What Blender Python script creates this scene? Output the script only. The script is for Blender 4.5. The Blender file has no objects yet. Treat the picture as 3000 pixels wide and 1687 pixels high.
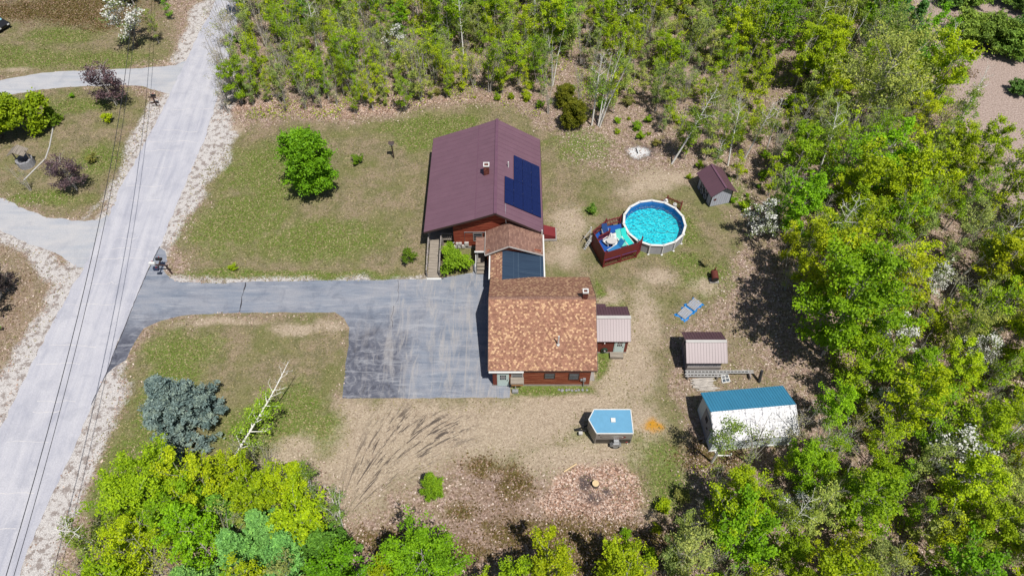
import bpy, math, random
import numpy as np
from mathutils import Vector, Matrix
# ---------------------------------------------------------------- camera, sky, sun
C = bpy.context.scene.collection
sc = bpy.context.scene
CH, CF, CP = 52.0, 2050.0, math.radians(52.55)
cam = bpy.data.objects.new('camera', bpy.data.cameras.new('camera')); C.objects.link(cam)
cam.location = (0, 0, CH); cam.rotation_euler = (math.pi/2-CP, 0, 0)
cam.data.sensor_width = 36; cam.data.lens = CF/3000*36; cam.data.clip_start = .5; cam.data.clip_end = 3000
sc.camera = cam
w = bpy.data.worlds.new("World"); sc.world = w; w.use_nodes = True
nt = w.node_tree; sky = nt.nodes.new('ShaderNodeTexSky'); sky.sky_type = 'NISHITA'; sky.sun_disc = False
SV = Vector((.25, -.40, 1)).normalized()
sky.sun_elevation = math.asin(SV.z); sky.sun_rotation = math.atan2(SV.x, SV.y)
nt.links.new(sky.outputs[0], nt.nodes['Background'].inputs[0]); nt.nodes['Background'].inputs[1].default_value = .065
sl = bpy.data.lights.new('sun', 'SUN'); sl.energy = 5.0; sl.angle = math.radians(.5); sl.color = (1, .955, .89)
so = bpy.data.objects.new('sun', sl); C.objects.link(so); so.rotation_euler = SV.to_track_quat('Z', 'Y').to_euler()
sc.view_settings.view_transform = 'Standard'; sc.view_settings.look = 'None'; sc.view_settings.gamma = 1
sc.view_settings.exposure = 0.2
# ---------------------------------------------------------------- helpers
def G(px, py, z=0):                       # photo pixel (3000 wide) -> world point at height z
    u = (px-1500)/CF; v = (843.5-py)/CF
    d = (u, math.cos(CP)+v*math.sin(CP), -math.sin(CP)+v*math.cos(CP))
    t = (z-CH)/d[2]
    return (d[0]*t, d[1]*t)
def D(x, y, z=0): return G(x*1.16460, y*1.16460, z)   # same from the 2576 wide view
def PX(p):                                # world -> photo pixel
    y, z = p[1], p[2]-CH
    fz = y*math.cos(CP)-z*math.sin(CP); uy = y*math.sin(CP)+z*math.cos(CP)
    return (1500+CF*p[0]/fz, 843.5-CF*uy/fz)
def lin(c):
    c /= 255.
    return c/12.92 if c <= .04045 else ((c+.055)/1.055)**2.4
ILL = 1.42
def S(r, g, b, k=1.0):                    # albedo of a sunlit surface that shows as this sRGB colour
    return tuple(min(.9, lin(c)/ILL*k) for c in (r, g, b))+(1,)
def tag(o, label=None, cat=None, group=None, kind=None):
    if label: o['label'] = label
    if cat: o['category'] = cat
    if group: o['group'] = group
    if kind: o['kind'] = kind
    return o
def thing(name, loc, label, cat, group=None, rz=0):
    o = bpy.data.objects.new(name, None); C.objects.link(o); o.empty_display_size = .2
    o.location = loc if len(loc) == 3 else (loc[0], loc[1], 0); o.rotation_euler = (0, 0, rz)
    return tag(o, label, cat, group)
def rootloc(o):
    v = Vector((0, 0, 0))
    while o is not None: v += o.location; o = o.parent
    return v
def metric_uv(me):
    uv = me.uv_layers.new(name='UV')
    for p in me.polygons:
        n = p.normal; z = Vector((0, 0, 1))
        u = z.cross(n)
        if u.length < .02: u = Vector((1, 0, 0))
        u.normalize(); v = n.cross(u)
        for li in p.loop_indices:
            co = me.vertices[me.loops[li].vertex_index].co
            uv.data[li].uv = (co.dot(u), co.dot(v))
class MB:
    def __init__(s): s.v = []; s.f = []; s.m = []
    def poly(s, pts, m=0):
        n = len(s.v); s.v += [tuple(p) for p in pts]; s.f.append(list(range(n, n+len(pts)))); s.m.append(m); return s
    def hexa(s, b, t, m=0):               # bottom 4, top 4 (ccw from above)
        n = len(s.v); s.v += [tuple(p) for p in b]+[tuple(p) for p in t]; k = len(b)
        s.f.append([n+i for i in range(k)][::-1]); s.f.append([n+k+i for i in range(k)])
        for i in range(k): j = (i+1) % k; s.f.append([n+i, n+j, n+k+j, n+k+i])
        s.m += [m]*(k+2); return s
    def box(s, x0, x1, y0, y1, z0, z1, m=0):
        q = [(x0, y0), (x1, y0), (x1, y1), (x0, y1)]
        return s.hexa([(x, y, z0) for x, y in q], [(x, y, z1) for x, y in q], m)
    def obox(s, a, b, wd, z0, z1, m=0):   # box along segment a-b (xy) of width wd
        a = Vector(a[:2]); b = Vector(b[:2]); d = (b-a).normalized(); n = Vector((-d.y, d.x))*wd/2
        q = [a-n, b-n, b+n, a+n]
        return s.hexa([(p.x, p.y, z0) for p in q], [(p.x, p.y, z1) for p in q], m)
    def bar(s, a, b, w=.05, h=.05, m=0):  # rectangular bar between two 3d points
        a = Vector(a); b = Vector(b); d = (b-a).normalized()
        up = Vector((0, 0, 1)) if abs(d.z) < .95 else Vector((0, 1, 0))
        x = d.cross(up).normalized()*w/2; y = x.cross(d).normalized()*h/2
        return s.hexa([a-x-y, a+x-y, a+x+y, a-x+y], [b-x-y, b+x-y, b+x+y, b-x+y], m)
    def tube(s, pts, r, n=8, m=0, cap=True):
        pts = [Vector(p) for p in pts]; rr = r if isinstance(r, (list, tuple)) else [r]*len(pts)
        b0 = len(s.v)
        for i, p in enumerate(pts):
            d = (pts[min(i+1, len(pts)-1)]-pts[max(i-1, 0)]).normalized()
            up = Vector((0, 0, 1)) if abs(d.z) < .9 else Vector((1, 0, 0))
            x = d.cross(up).normalized(); y = x.cross(d)
            for k in range(n):
                a = 2*math.pi*k/n; s.v.append(tuple(p+(x*math.cos(a)+y*math.sin(a))*rr[i]))
        for i in range(len(pts)-1):
            for k in range(n):
                k2 = (k+1) % n; s.f.append([b0+i*n+k, b0+i*n+k2, b0+(i+1)*n+k2, b0+(i+1)*n+k]); s.m.append(m)
        if cap:
            s.f.append([b0+k for k in range(n)][::-1]); s.f.append([b0+(len(pts)-1)*n+k for k in range(n)]); s.m += [m, m]
        return s
    def build(s, name, mats, parent=None, local=False, smooth=False):
        me = bpy.data.meshes.new(name)
        off = Vector((0, 0, 0)) if (parent is None or local) else rootloc(parent)
        me.from_pydata([tuple(Vector(v)-off) for v in s.v], [], s.f)
        if not isinstance(mats, (list, tuple)): mats = [mats]
        for m in mats: me.materials.append(m)
        if len(mats) > 1: me.polygons.foreach_set('material_index', s.m)
        me.update()
        import bmesh
        bm = bmesh.new(); bm.from_mesh(me); bmesh.ops.recalc_face_normals(bm, faces=bm.faces); bm.to_mesh(me); bm.free()
        metric_uv(me)
        if smooth: me.polygons.foreach_set('use_smooth', [True]*len(me.polygons))
        o = bpy.data.objects.new(name, me); C.objects.link(o)
        if parent is not None: o.parent = parent
        return o
# ---------------------------------------------------------------- materials
class N:
    def __init__(s, name):
        s.mat = bpy.data.materials.new(name); s.mat.use_nodes = True; s.t = s.mat.node_tree
        s.b = s.t.nodes['Principled BSDF']; s.out = s.t.nodes['Material Output']
    def n(s, t, **k):
        o = s.t.nodes.new('ShaderNode'+t)
        for a, v in k.items(): setattr(o, a, v)
        return o
    def l(s, a, b): s.t.links.new(a, b)
    def pos(s, sc_=(1, 1, 1), rot=0, src='pos'):
        m = s.n('Mapping')
        if rot: m.vector_type = 'TEXTURE'; sc_ = tuple(1/q for q in sc_)
        if src == 'pos': g = s.n('NewGeometry').outputs['Position']
        elif src == 'obj': g = s.n('TexCoord').outputs['Object']
        else: g = s.n('UVMap').outputs[0]
        s.l(g, m.inputs[0]); m.inputs['Scale'].default_value = sc_; m.inputs['Rotation'].default_value = (0, 0, rot); return m.outputs[0]
    def noise(s, vec, scale, detail=3, rough=.6, dist=0):
        o = s.n('TexNoise'); o.inputs['Scale'].default_value = scale; o.inputs['Detail'].default_value = detail
        o.inputs['Roughness'].default_value = rough; o.inputs['Distortion'].default_value = dist
        if vec is not None: s.l(vec, o.inputs['Vector'])
        return o.outputs[0]
    def ramp(s, fac, stops, interp='LINEAR'):
        o = s.n('ValToRGB'); cr = o.color_ramp; cr.interpolation = interp
        while len(cr.elements) < len(stops): cr.elements.new(.5)
        for e, (p, c) in zip(cr.elements, stops): e.position = p; e.color = c if len(c) == 4 else tuple(c)+(1,)
        s.l(fac, o.inputs[0]); return o.outputs[0]
    def mix(s, f, a, b, mode='MIX'):
        o = s.n('MixRGB', blend_type=mode)
        for i, x in enumerate((f, a, b)):
            if hasattr(x, 'links'): s.l(x, o.inputs[i])
            else: o.inputs[i].default_value = x
        return o.outputs[0]
    def math(s, op, a, b=0, clamp=False):
        o = s.n('Math', operation=op, use_clamp=clamp)
        for i, x in enumerate((a, b)):
            if hasattr(x, 'links'): s.l(x, o.inputs[i])
            else: o.inputs[i].default_value = x
        return o.outputs[0]
    def bump(s, h, strength=.3, dist=.05):
        o = s.n('Bump'); o.inputs['Strength'].default_value = strength; o.inputs['Distance'].default_value = dist
        s.l(h, o.inputs['Height']); s.l(o.outputs[0], s.b.inputs['Normal'])
    def attr(s, name):
        o = s.n('Attribute', attribute_name=name); return o.outputs['Fac']
    def fin(s, col, rough=.85, spec=.3, metal=0):
        if hasattr(col, 'links'): s.l(col, s.b.inputs['Base Color'])
        else: s.b.inputs['Base Color'].default_value = col
        s.b.inputs['Roughness'].default_value = rough; s.b.inputs['Specular IOR Level'].default_value = spec
        s.b.inputs['Metallic'].default_value = metal
        return s.mat
def g3(v): return (v, v, v, 1)
def paint(name, col, rough=.6, var=.15, spec=.4, scale=3, metal=0):
    m = N(name); p = m.pos(src='obj')
    n = m.ramp(m.noise(p, scale, 5, .65), [(.3, g3(1-var)), (.7, g3(1+var*.3))])
    c = m.mix(1, col, n, 'MULTIPLY'); return m.fin(c, rough, spec, metal)
def siding(name, dark, mid, light, pitch=.2, horiz=True):
    m = N(name); sc_ = (.5, 9, 1) if horiz else (9, .5, 1)
    v = m.pos(sc_, src='uv'); n = m.noise(v, 1, 4, .7)
    c = m.ramp(n, [(.3, dark), (.5, mid), (.72, light)])
    u = m.n('SeparateXYZ'); m.l(m.pos((1, 1, 1), src='uv'), u.inputs[0])
    fr = m.math('FRACT', m.math('DIVIDE', u.outputs[1 if horiz else 0], pitch))
    ln = m.ramp(fr, [(0, g3(.45)), (.09, g3(.5)), (.16, g3(1)), (1, g3(1))])
    c = m.mix(1, c, ln, 'MULTIPLY'); m.bump(fr, .5, .02)
    return m.fin(c, .8, .2)
def shingle(name, cols, bw=.2, bh=.145, mort=.004):
    m = N(name); v = m.pos(src='uv'); b = m.n('TexBrick'); m.l(v, b.inputs['Vector'])
    b.inputs['Color1'].default_value = (0, 0, 0, 1); b.inputs['Color2'].default_value = (1, 1, 1, 1); b.inputs['Mortar'].default_value = (0, 0, 0, 1)
    for k, x in (('Scale', 1), ('Mortar Size', mort), ('Brick Width', bw), ('Row Height', bh), ('Bias', 0)): b.inputs[k].default_value = x
    n = len(cols); c = m.ramp(b.outputs['Color'], [(i/n, cols[i]) for i in range(n)], 'CONSTANT')
    gr = m.ramp(m.noise(v, 14, 3, .7), [(.3, g3(.82)), (.7, g3(1.1))]); c = m.mix(1, c, gr, 'MULTIPLY')
    lg = m.ramp(m.noise(v, .5, 4, .6), [(.3, g3(.86)), (.7, g3(1.05))]); c = m.mix(1, c, lg, 'MULTIPLY')
    c = m.mix(b.outputs['Fac'], c, m.mix(1, c, g3(.35), 'MULTIPLY')); m.bump(b.outputs['Fac'], -.4, .01)
    return m.fin(c, .9, .2)
def metalroof(name, col, rough=.38, spec=.9, dirt=.15):
    m = N(name); v = m.pos(src='uv')
    n = m.ramp(m.noise(v, .7, 5, .6), [(.3, g3(1-dirt)), (.7, g3(1+dirt*.4))])
    st = m.ramp(m.noise(m.pos((5, .3, 1), src='uv'), 1, 4, .6), [(.3, g3(1-dirt)), (.7, g3(1))])
    c = m.mix(1, m.mix(1, col, n, 'MULTIPLY'), st, 'MULTIPLY'); return m.fin(c, rough, spec)
M = {}
M['siding'] = siding('red_cedar_siding', S(96, 44, 34), S(150, 68, 50), S(205, 125, 92))
M['siding2'] = siding('worn_cedar_siding', S(110, 58, 42), S(150, 78, 56), S(215, 150, 115), .22)
M['redwall'] = paint('brown_red_wall', S(128, 62, 48), .8)
M['greyboard'] = siding('grey_weathered_board', S(120, 112, 108), S(160, 152, 148), S(200, 192, 186), .14)
M['greyvert'] = siding('grey_vertical_board', S(105, 105, 112), S(140, 140, 148), S(180, 178, 182), .2, False)
M['deckwood'] = siding('weathered_deck_wood', S(120, 112, 102), S(158, 148, 136), S(190, 180, 165), .14)
M['newwood'] = siding('pale_new_wood', S(170, 120, 80), S(205, 155, 110), S(225, 180, 135), .2)
M['shingle'] = shingle('tan_shingle', [S(150, 108, 90), S(172, 126, 104), S(160, 116, 96), S(178, 132, 110), S(186, 140, 116), S(166, 122, 102), S(180, 138, 112), S(214, 172, 134), S(224, 184, 146)], .16, .145)
M['shingle2'] = shingle('brown_shingle', [S(142, 108, 96), S(156, 120, 106), S(150, 116, 104), S(168, 132, 116)], .3, .145, .006)
M['purple'] = metalroof('purple_metal_roof', S(128, 96, 110), .5, .35, .1)
M['purple2'] = metalroof('brown_metal_roof', S(108, 78, 88), .44, .65, .12)
M['trimdark'] = paint('dark_trim', S(70, 52, 50), .6)
M['purplecap'] = paint('purple_trim', S(118, 84, 102), .5)
M['white'] = paint('white_paint', S(235, 235, 232), .55, .08)
M['offwhite'] = paint('offwhite_paint', S(205, 202, 198), .6, .12)
M['doorwhite'] = paint('pale_blue_white_door', S(212, 232, 228), .5, .05)
M['concrete'] = paint('concrete', S(165, 160, 155), .9, .2)
M['glass'] = paint('dark_glass', (.02, .025, .035, 1), .08, .1, .6)
M['greyglass'] = paint('grey_glass', (.08, .1, .12, 1), .15, .2, .6)
M['black'] = paint('black', (.012, .012, .014, 1), .5)
M['rubber'] = paint('rubber', (.02, .02, .02, 1), .85)
M['metal'] = paint('galvanised_metal', S(175, 178, 182), .4, .1, .6, 3, .3)
M['ladder'] = paint('aluminium_ladder', S(205, 205, 205), .45, .1, .6)
M['seam'] = paint('membrane_seam', S(84, 104, 124), .5); M['solar'] = None
M['deckred'] = paint('barn_red_paint', S(132, 46, 50), .6, .12)
M['deckredwall'] = paint('dark_red_panel', S(120, 44, 44), .65, .1)
M['bluemat'] = paint('blue_carpet', S(18, 84, 170), .9, .15)
M['teal'] = paint('teal_fabric', S(110, 215, 200), .8, .1)
M['teal2'] = paint('turquoise_fabric', S(40, 215, 205), .8, .1)
M['tarp'] = paint('blue_tarp', S(20, 135, 215), .5, .25)
M['rust'] = paint('rusty_iron', S(115, 58, 48), .8, .4, .3, 9)
M['bark'] = paint('grey_bark', S(125, 112, 104), .95, .4, .1, 5)
M['barklight'] = paint('pale_bark', S(205, 198, 190), .95, .35, .1, 5)
M['birch'] = paint('birch_bark', (.8, .78, .74, 1), .8, .3, .2, 7)
M['stone'] = paint('field_stone', S(165, 165, 170), .95, .35, .2, 6)
M['wire'] = paint('cable', (.03, .03, .035, 1), .6)
M['gold'] = paint('pale_stump_wood', S(232, 205, 160), .9, .15)
M['brick'] = shingle('chimney_brick', [S(120, 66, 58), S(150, 84, 70), S(170, 105, 92), S(100, 60, 55)], .2, .07, .012)
def mk_solar():
    m = N('solar_glass'); v = m.pos(src='uv'); b = m.n('TexBrick'); m.l(v, b.inputs['Vector']); b.offset = 0
    b.inputs['Color1'].default_value = S(22, 34, 84); b.inputs['Color2'].default_value = S(26, 38, 92); b.inputs['Mortar'].default_value = S(14, 22, 60)
    for k, x in (('Scale', 1), ('Mortar Size', .006), ('Brick Width', .16), ('Row Height', .16)): b.inputs[k].default_value = x
    return m.fin(b.outputs[0], .16, .5)
M['solar'] = mk_solar()
def mk_mat():
    m = N('dark_blue_membrane'); v = m.pos((12, .4, 1), src='uv'); n = m.noise(v, 1, 3)
    return m.fin(m.ramp(n, [(.3, S(40, 58, 80)), (.7, S(54, 74, 96))]), .45, .5)
M['membrane'] = mk_mat()
def mk_leaf(name, trans=.35, white=False):
    m = N(name); oi = m.n('ObjectInfo'); t = m.attr('tint')
    if white:
        c = m.ramp(t, [(0, (.10, .15, .03, 1)), (.42, (.2, .25, .08, 1)), (.46, (.7, .7, .66, 1)), (1, (.85, .85, .82, 1))])
    else:
        k = m.ramp(t, [(0, (.42, .5, .5, 1)), (.5, (.95, .95, 1, 1)), (1, (1.45, 1.3, 1.1, 1))]); c = m.mix(1, oi.outputs['Color'], k, 'MULTIPLY')
    m.fin(c, .6, .25); tr = m.n('BsdfTranslucent'); m.l(c, tr.inputs[0])
    mx = m.n('MixShader'); mx.inputs[0].default_value = trans; m.l(m.b.outputs[0], mx.inputs[1]); m.l(tr.outputs[0], mx.inputs[2]); m.l(mx.outputs[0], m.out.inputs[0])
    return m.mat
M['leaf'] = mk_leaf('leaf'); M['needle'] = mk_leaf('needle', .15); M['blossom'] = mk_leaf('blossom', .3, True)
# ---------------------------------------------------------------- ground
rng = np.random.default_rng(7)
def vnoise(x, y, sc_, seed, octv=4):
    out = np.zeros_like(x); amp = 1; tot = 0
    r = np.random.default_rng(seed)
    for o in range(octv):
        T = r.random((256, 256)); xs = x*sc_*2**o+37.3*o; ys = y*sc_*2**o+11.7*o
        xi = np.floor(xs).astype(int); yi = np.floor(ys).astype(int); fx = xs-xi; fy = ys-yi
        fx = fx*fx*(3-2*fx); fy = fy*fy*(3-2*fy); a = T[xi % 256, yi % 256]; b = T[(xi+1) % 256, yi % 256]; c = T[xi % 256, (yi+1) % 256]; d = T[(xi+1) % 256, (yi+1) % 256]
        out += amp*((a*(1-fx)+b*fx)*(1-fy)+(c*(1-fx)+d*fx)*fy); tot += amp; amp *= .55
    return out/tot
def axis(a, b, st, far):
    x = list(np.arange(a, b+1e-6, st)); s_ = st; l = [a]; h = [x[-1]]
    while l[-1] > -far: s_ *= 1.35; l.append(l[-1]-s_)
    s_ = st
    while h[-1] < far: s_ *= 1.35; h.append(h[-1]+s_)
    return np.array(l[1:][::-1]+x+h[1:])
XS = axis(-76, 76, .3, 900); YS = axis(4, 104, .3, 900)
GX, GY = np.meshgrid(XS, YS)
gx, gy = GX.ravel(), GY.ravel()
WX = vnoise(gx, gy, .35, 3)-.5; WY = vnoise(gx, gy, .35, 4)-.5; W3 = vnoise(gx, gy, .9, 5)-.5
def sdist(poly, x, y):
    P = np.array(poly); n = len(P); d = np.full(x.shape, 1e9); ins = np.zeros(x.shape, bool)
    for i in range(n):
        a = P[i]; b = P[(i+1) % n]; e = b-a; wx = x-a[0]; wy = y-a[1]
        t = np.clip((wx*e[0]+wy*e[1])/(e@e+1e-12), 0, 1); d = np.minimum(d, np.hypot(wx-e[0]*t, wy-e[1]*t))
        c = ((a[1] > y) != (b[1] > y)) & (x < (b[0]-a[0])*(y-a[1])/((b[1]-a[1]) if b[1] != a[1] else 1e-9)+a[0]); ins ^= c
    return np.where(ins, d, -d)
def mask(polys, soft=1., warp=1.5, k=1.):   # polys in 2576-wide view coordinates; last value softness in metres
    out = np.zeros_like(gx)
    for p in polys:
        q = [D(*c) for c in p]; s_ = sdist(q, gx+WX*warp*2, gy+WY*warp*2)+W3*soft
        out = np.maximum(out, np.clip(.5+s_/(2*soft), 0, 1)*k)
    return out
def spot(cs, k=1.):
    out = np.zeros_like(gx)
    for (x, y, rx, ry) in cs:
        c = D(x, y); s_ = 1-np.hypot((gx+WX*1.2-c[0])/rx, (gy+WY*1.2-c[1])/ry)
        out = np.maximum(out, np.clip(s_*1.3+W3*.8, 0, 1)*k)
    return out
ROAD_L = [(606, -110), (544, 0), (526, 39), (494, 96), (466, 156), (452, 185), (416, 260), (395, 302), (352, 384), (302, 472), (277, 536), (256, 575), (210, 678), (185, 714), (156, 771), (124, 828), (82, 913), (40, 999), (0, 1082), (-85, 1260), (-170, 1440), (-240, 1600)]
ROAD_R = [(668, -110), (612, 0), (590, 80), (572, 160), (533, 295), (512, 356), (462, 472), (434, 540), (402, 621), (370, 685), (341, 753), (313, 824), (292, 874), (265, 945), (230, 1017), (202, 1089), (155, 1193), (119, 1273), (90, 1334), (50, 1449), (-20, 1600)]
DRIVE = [(395, 628), (404, 624), (416, 632), (421, 655), (411, 678), (428, 700), (455, 710), (560, 713), (640, 708), (900, 705), (1075, 702), (1108, 700), (1190, 686), (1192, 655), (1250, 655), (1260, 960), (1282, 968), (1282, 1000), (1100, 1001), (861, 1001), (868, 930), (876, 870), (878, 825), (866, 800), (842, 786), (700, 786), (600, 787), (470, 792), (405, 806), (362, 826), (345, 850), (330, 878), (318, 905), (285, 925), (262, 948), (292, 874), (341, 753)]
DR_UL = [(-80, 215), (0, 203), (107, 183), (249, 176), (356, 172), (441, 165), (470, 152), (430, 238), (402, 231), (356, 217), (309, 215), (178, 219), (89, 228), (0, 242), (-80, 255)]
DR_ML = [(-80, 465), (0, 497), (71, 529), (124, 547), (196, 556), (249, 553), (275, 540), (262, 575), (213, 672), (192, 671), (178, 657), (142, 639), (71, 614), (0, 579), (-80, 540)]
MK = {}
YARD = [(470, 690), (452, 640), (500, 470), (575, 345), (640, 315), (800, 305), (1000, 295), (1120, 268), (1240, 262), (1330, 290), (1400, 350), (1450, 410), (1560, 430), (1700, 440), (1820, 500), (1870, 600), (1850, 700), (1800, 780), (1690, 840), (1690, 1000), (1740, 1100), (1720, 1240), (1660, 1330), (1560, 1260), (1360, 1190), (1250, 1170), (1150, 1160), (880, 1300), (800, 1170), (560, 1200), (330, 1150), (290, 1300), (180, 1420), (240, 1180), (340, 870), (430, 800), (850, 790), (860, 1000)]
LEFTY = [(-100, 230), (0, 235), (240, 215), (340, 225), (385, 260), (330, 400), (250, 560), (120, 545), (-100, 460)]
TOPL = [(-150, -60), (330, -60), (430, 20), (430, 150), (300, 180), (-150, 205)]
MIDL = [(-100, 590), (0, 585), (150, 650), (170, 690), (60, 900), (-60, 1000)]
MK['lawn'] = mask([YARD, LEFTY, TOPL, [(345, 850), (420, 800), (860, 790), (872, 850), (860, 1010), (800, 1170), (560, 1200), (330, 1200), (300, 1050)]], 1.2, 1.2)
MK['lawn'] = np.maximum(MK['lawn'], mask([MIDL], 1.5, 1.2, .45))
MK['green'] = spot([(1060, 325, 6, 4), (1150, 320, 5, 3.5), (1050, 350, 5, 3), (650, 1080, 4, 4), (720, 1060, 4, 5), (690, 1120, 4, 3), (450, 880, 5, 3), (800, 1080, 3, 3), (600, 690, 9, .8), (760, 690, 9, .8), (900, 692, 6, .7), (560, 684, 3, 1.2), (1380, 985, 3.2, .7), (1510, 920, 1.2, 1.5), (1580, 640, 3, 1.2), (1460, 370, 5, 4), (700, 430, 9, 7), (800, 600, 10, 4), (600, 560, 8, 6), (60, 150, 12, 3), (250, 150, 10, 3), (150, 90, 7, 3), (250, 400, 4, 4), (330, 450, 3, 2), (120, 500, 7, 1.6), (200, 265, 8, 2), (420, 1000, 4, 8), (300, 1200, 3, 6), (1650, 1150, 4, 2), (1680, 1230, 3, 3), (1780, 700, 4, 3), (1560, 790, 2, 3), (1730, 660, 3, 2), (1820, 480, 4, 3), (1480, 530, 1.5, .8), (1545, 970, 1.5, 2), (1700, 560, 3, 4), (1520, 1100, 6, 1.4), (0, 130, 6, 2.4)])
MK['dirt'] = mask([[(860, 1003), (1290, 1003), (1290, 975), (1500, 960), (1560, 830), (1620, 760), (1650, 800), (1610, 900), (1590, 1000), (1500, 1060), (1400, 1120), (1240, 1150), (1120, 1170), (990, 1240), (870, 1310), (820, 1240), (780, 1160), (840, 1090)]], 1.6, 1.2)
MK['dirt'] = np.maximum(MK['dirt'], spot([(1430, 560, 3, 3.5), (1420, 640, 2.2, 2.5), (1640, 460, 5, 3.2), (1600, 480, 3, 2), (1780, 720, 2.5, 1.5), (1530, 745, 2.5, 1.5), (1630, 800, 2, 5), (1610, 900, 2, 5), (1560, 960, 4, 3), (1660, 700, 2.5, 1.5), (1400, 1010, 6, 2), (1700, 450, 4, 2), (1240, 1080, 6, 3), (750, 1130, 3, 2), (720, 1160, 3, 2), (830, 820, 2.2, .9), (750, 830, 4, 1), (560, 810, 6, .7), (560, 330, 4, 2), (1600, 1060, 3, 3), (1500, 930, 3, 2), (1450, 1150, 8, 3), (40, 175, 3, .8)], .95))
SH = []
SH.append([(x-22-(y > 600)*26-(y > 900)*22, y) for x, y in ROAD_L]+[(x+10, y) for x, y in ROAD_L][::-1])
SH.append([(x-10, y) for x, y in ROAD_R[3:]]+[(x+30+(y > 250)*22-(560 < y < 900)*30+(y > 950)*22, y) for x, y in ROAD_R[3:]][::-1])
SH.append([(545, 0), (490, 10), (470, 60), (440, 110), (425, 160), (470, 160), (500, 90)])
SH.append([(540, 290), (600, 340), (560, 430), (500, 500), (470, 560), (400, 690), (380, 650)])
SH.append([(-80, 540), (0, 575), (150, 640), (195, 680), (160, 720), (120, 700), (60, 640), (-80, 580)])
SH.append([(400, 700), (560, 700), (1070, 698), (1070, 712), (560, 720), (430, 715)])
SH.append([(370, 260), (400, 235), (410, 250), (350, 390), (300, 480), (200, 560), (240, 520), (310, 400)])
MK['sand'] = mask(SH, .9, .9)
MK['leafpile'] = mask([[(1390, 1200), (1450, 1165), (1560, 1175), (1610, 1200), (1620, 1260), (1560, 1320), (1480, 1330), (1400, 1320), (1340, 1270)]], .7, .7)
MK['leafpile'] = np.maximum(MK['leafpile'], mask([[(555, 300), (620, 285), (800, 300), (1000, 290), (1100, 265), (1400, 260), (1400, 240), (560, 250)]], 1.2, 1, .65))
LAWN2 = mask([[(1690, 840), (1850, 790), (1930, 880), (2030, 970), (1990, 1010), (1740, 1110)], [(1690, 420), (1850, 480), (1950, 480), (1900, 620), (1820, 620)]], 2, 2, .55)
MK['lawn'] = np.maximum(MK['lawn'], LAWN2)
STRIP = mask([[(1288, 970), (1490, 970), (1500, 990), (1400, 996), (1290, 992)], [(1500, 880), (1540, 880), (1530, 930), (1500, 960)], [(1500, 700), (1530, 740), (1500, 750)]], .3, .2)
MK['green'] = np.maximum(MK['green'], STRIP); MK['lawn'] = np.maximum(MK['lawn'], STRIP); MK['dirt'] *= 1-STRIP
MK['moss'] = spot([(1210, 1175, 2, 1), (1290, 1215, 2, 2.4), (1150, 1285, 2, 1), (1300, 1340, 4, 1.6), (1440, 1400, 6, 2.5), (1530, 1400, 5, 3), (1420, 1345, 4, 2), (1550, 1350, 2, 2), (1000, 1360, 5, 1.5), (40, 28, 9, 3), (120, 20, 9, 3), (200, 40, 7, 3), (270, 55, 5, 3), (1650, 1380, 5, 2), (2480, 60, 6, 3), (2400, 180, 3, 2), (1100, 1400, 5, 2), (1800, 1150, 4, 2), (200, 5, 10, 3)])
MK['heather'] = mask([[(1110, 1170), (1200, 1140), (1330, 1160), (1380, 1260), (1480, 1330), (1600, 1400), (1600, 1500), (900, 1500), (900, 1400), (1000, 1300), (1120, 1250)]], 3, 2.5, .62)
MK['heather'] = np.maximum(MK['heather'], mask([[(-150, -80), (480, -80), (440, 60), (430, 120), (200, 90), (-150, 60)]], 3, 2, .5))
MK['heather'] = np.maximum(MK['heather'], mask([[(300, 230), (390, 255), (340, 400), (260, 550), (180, 560), (230, 400), (330, 300)], [(580, 340), (700, 310), (760, 320), (620, 400), (540, 480)], [(0, 600), (150, 660), (60, 850), (-50, 850)], [(1500, 1120), (1700, 1150), (1640, 1180), (1400, 1190)], [(330, 1150), (420, 1150), (300, 1400), (170, 1420)]], 2.5, 2, .5))
MK['gravel'] = mask([[(2290, -40), (2340, 90), (2370, 200), (2420, 330), (2500, 400), (2560, 560), (2750, 800), (2900, 400), (2800, -100)]], 2, 2)
MK['tracks'] = mask([[(960, 1035), (1020, 1030), (1180, 1040), (1200, 1090), (1130, 1120), (990, 1220), (880, 1290), (860, 1280), (860, 1220), (890, 1150)]], 1., .5)
MK['ash'] = spot([(1606, 384, 1.6, 1.5)]); MK['char'] = spot([(1612, 384, 2.6, 2.2), (1478, 1222, .9, 1.6), (1500, 1256, 1.9, .9), (1535, 1236, .9, .8)], .8)
MK['orange'] = spot([(1636, 1073, 1.2, 1.0)], .8)
woodm = 1-np.maximum(np.maximum(MK['lawn'], MK['dirt']), np.maximum(MK['sand'], MK['gravel']))
roadd = sdist([D(*c) for c in ROAD_L]+[D(*c) for c in ROAD_R][::-1], gx, gy)
far = np.clip((np.abs(gx)-70)/20, 0, 1)
hgt = np.clip(woodm, 0, 1)*np.clip((-roadd-3)/3, 0, 1)*(vnoise(gx, gy, .25, 9)-.35)*.55
hgt = np.where((gx > -9) & (gx < 24) & (gy > 21) & (gy < 60), hgt*.1, hgt)
for q_ in (DRIVE, DR_UL, DR_ML): hgt = hgt*np.clip((-sdist([D(*c) for c in q_], gx, gy)-1)/2, 0, 1)
hgt = np.clip(hgt, -.01, None)
me = bpy.data.meshes.new('ground'); ny, nx = GX.shape
verts = np.stack([gx, gy, hgt], 1).astype(np.float32)
i = np.arange((ny-1)*(nx-1)); r_ = i//(nx-1); c_ = i % (nx-1); a = r_*nx+c_
faces = np.stack([a, a+1, a+nx+1, a+nx], 1).ravel()
me.vertices.add(len(verts)); me.vertices.foreach_set('co', verts.ravel())
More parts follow.
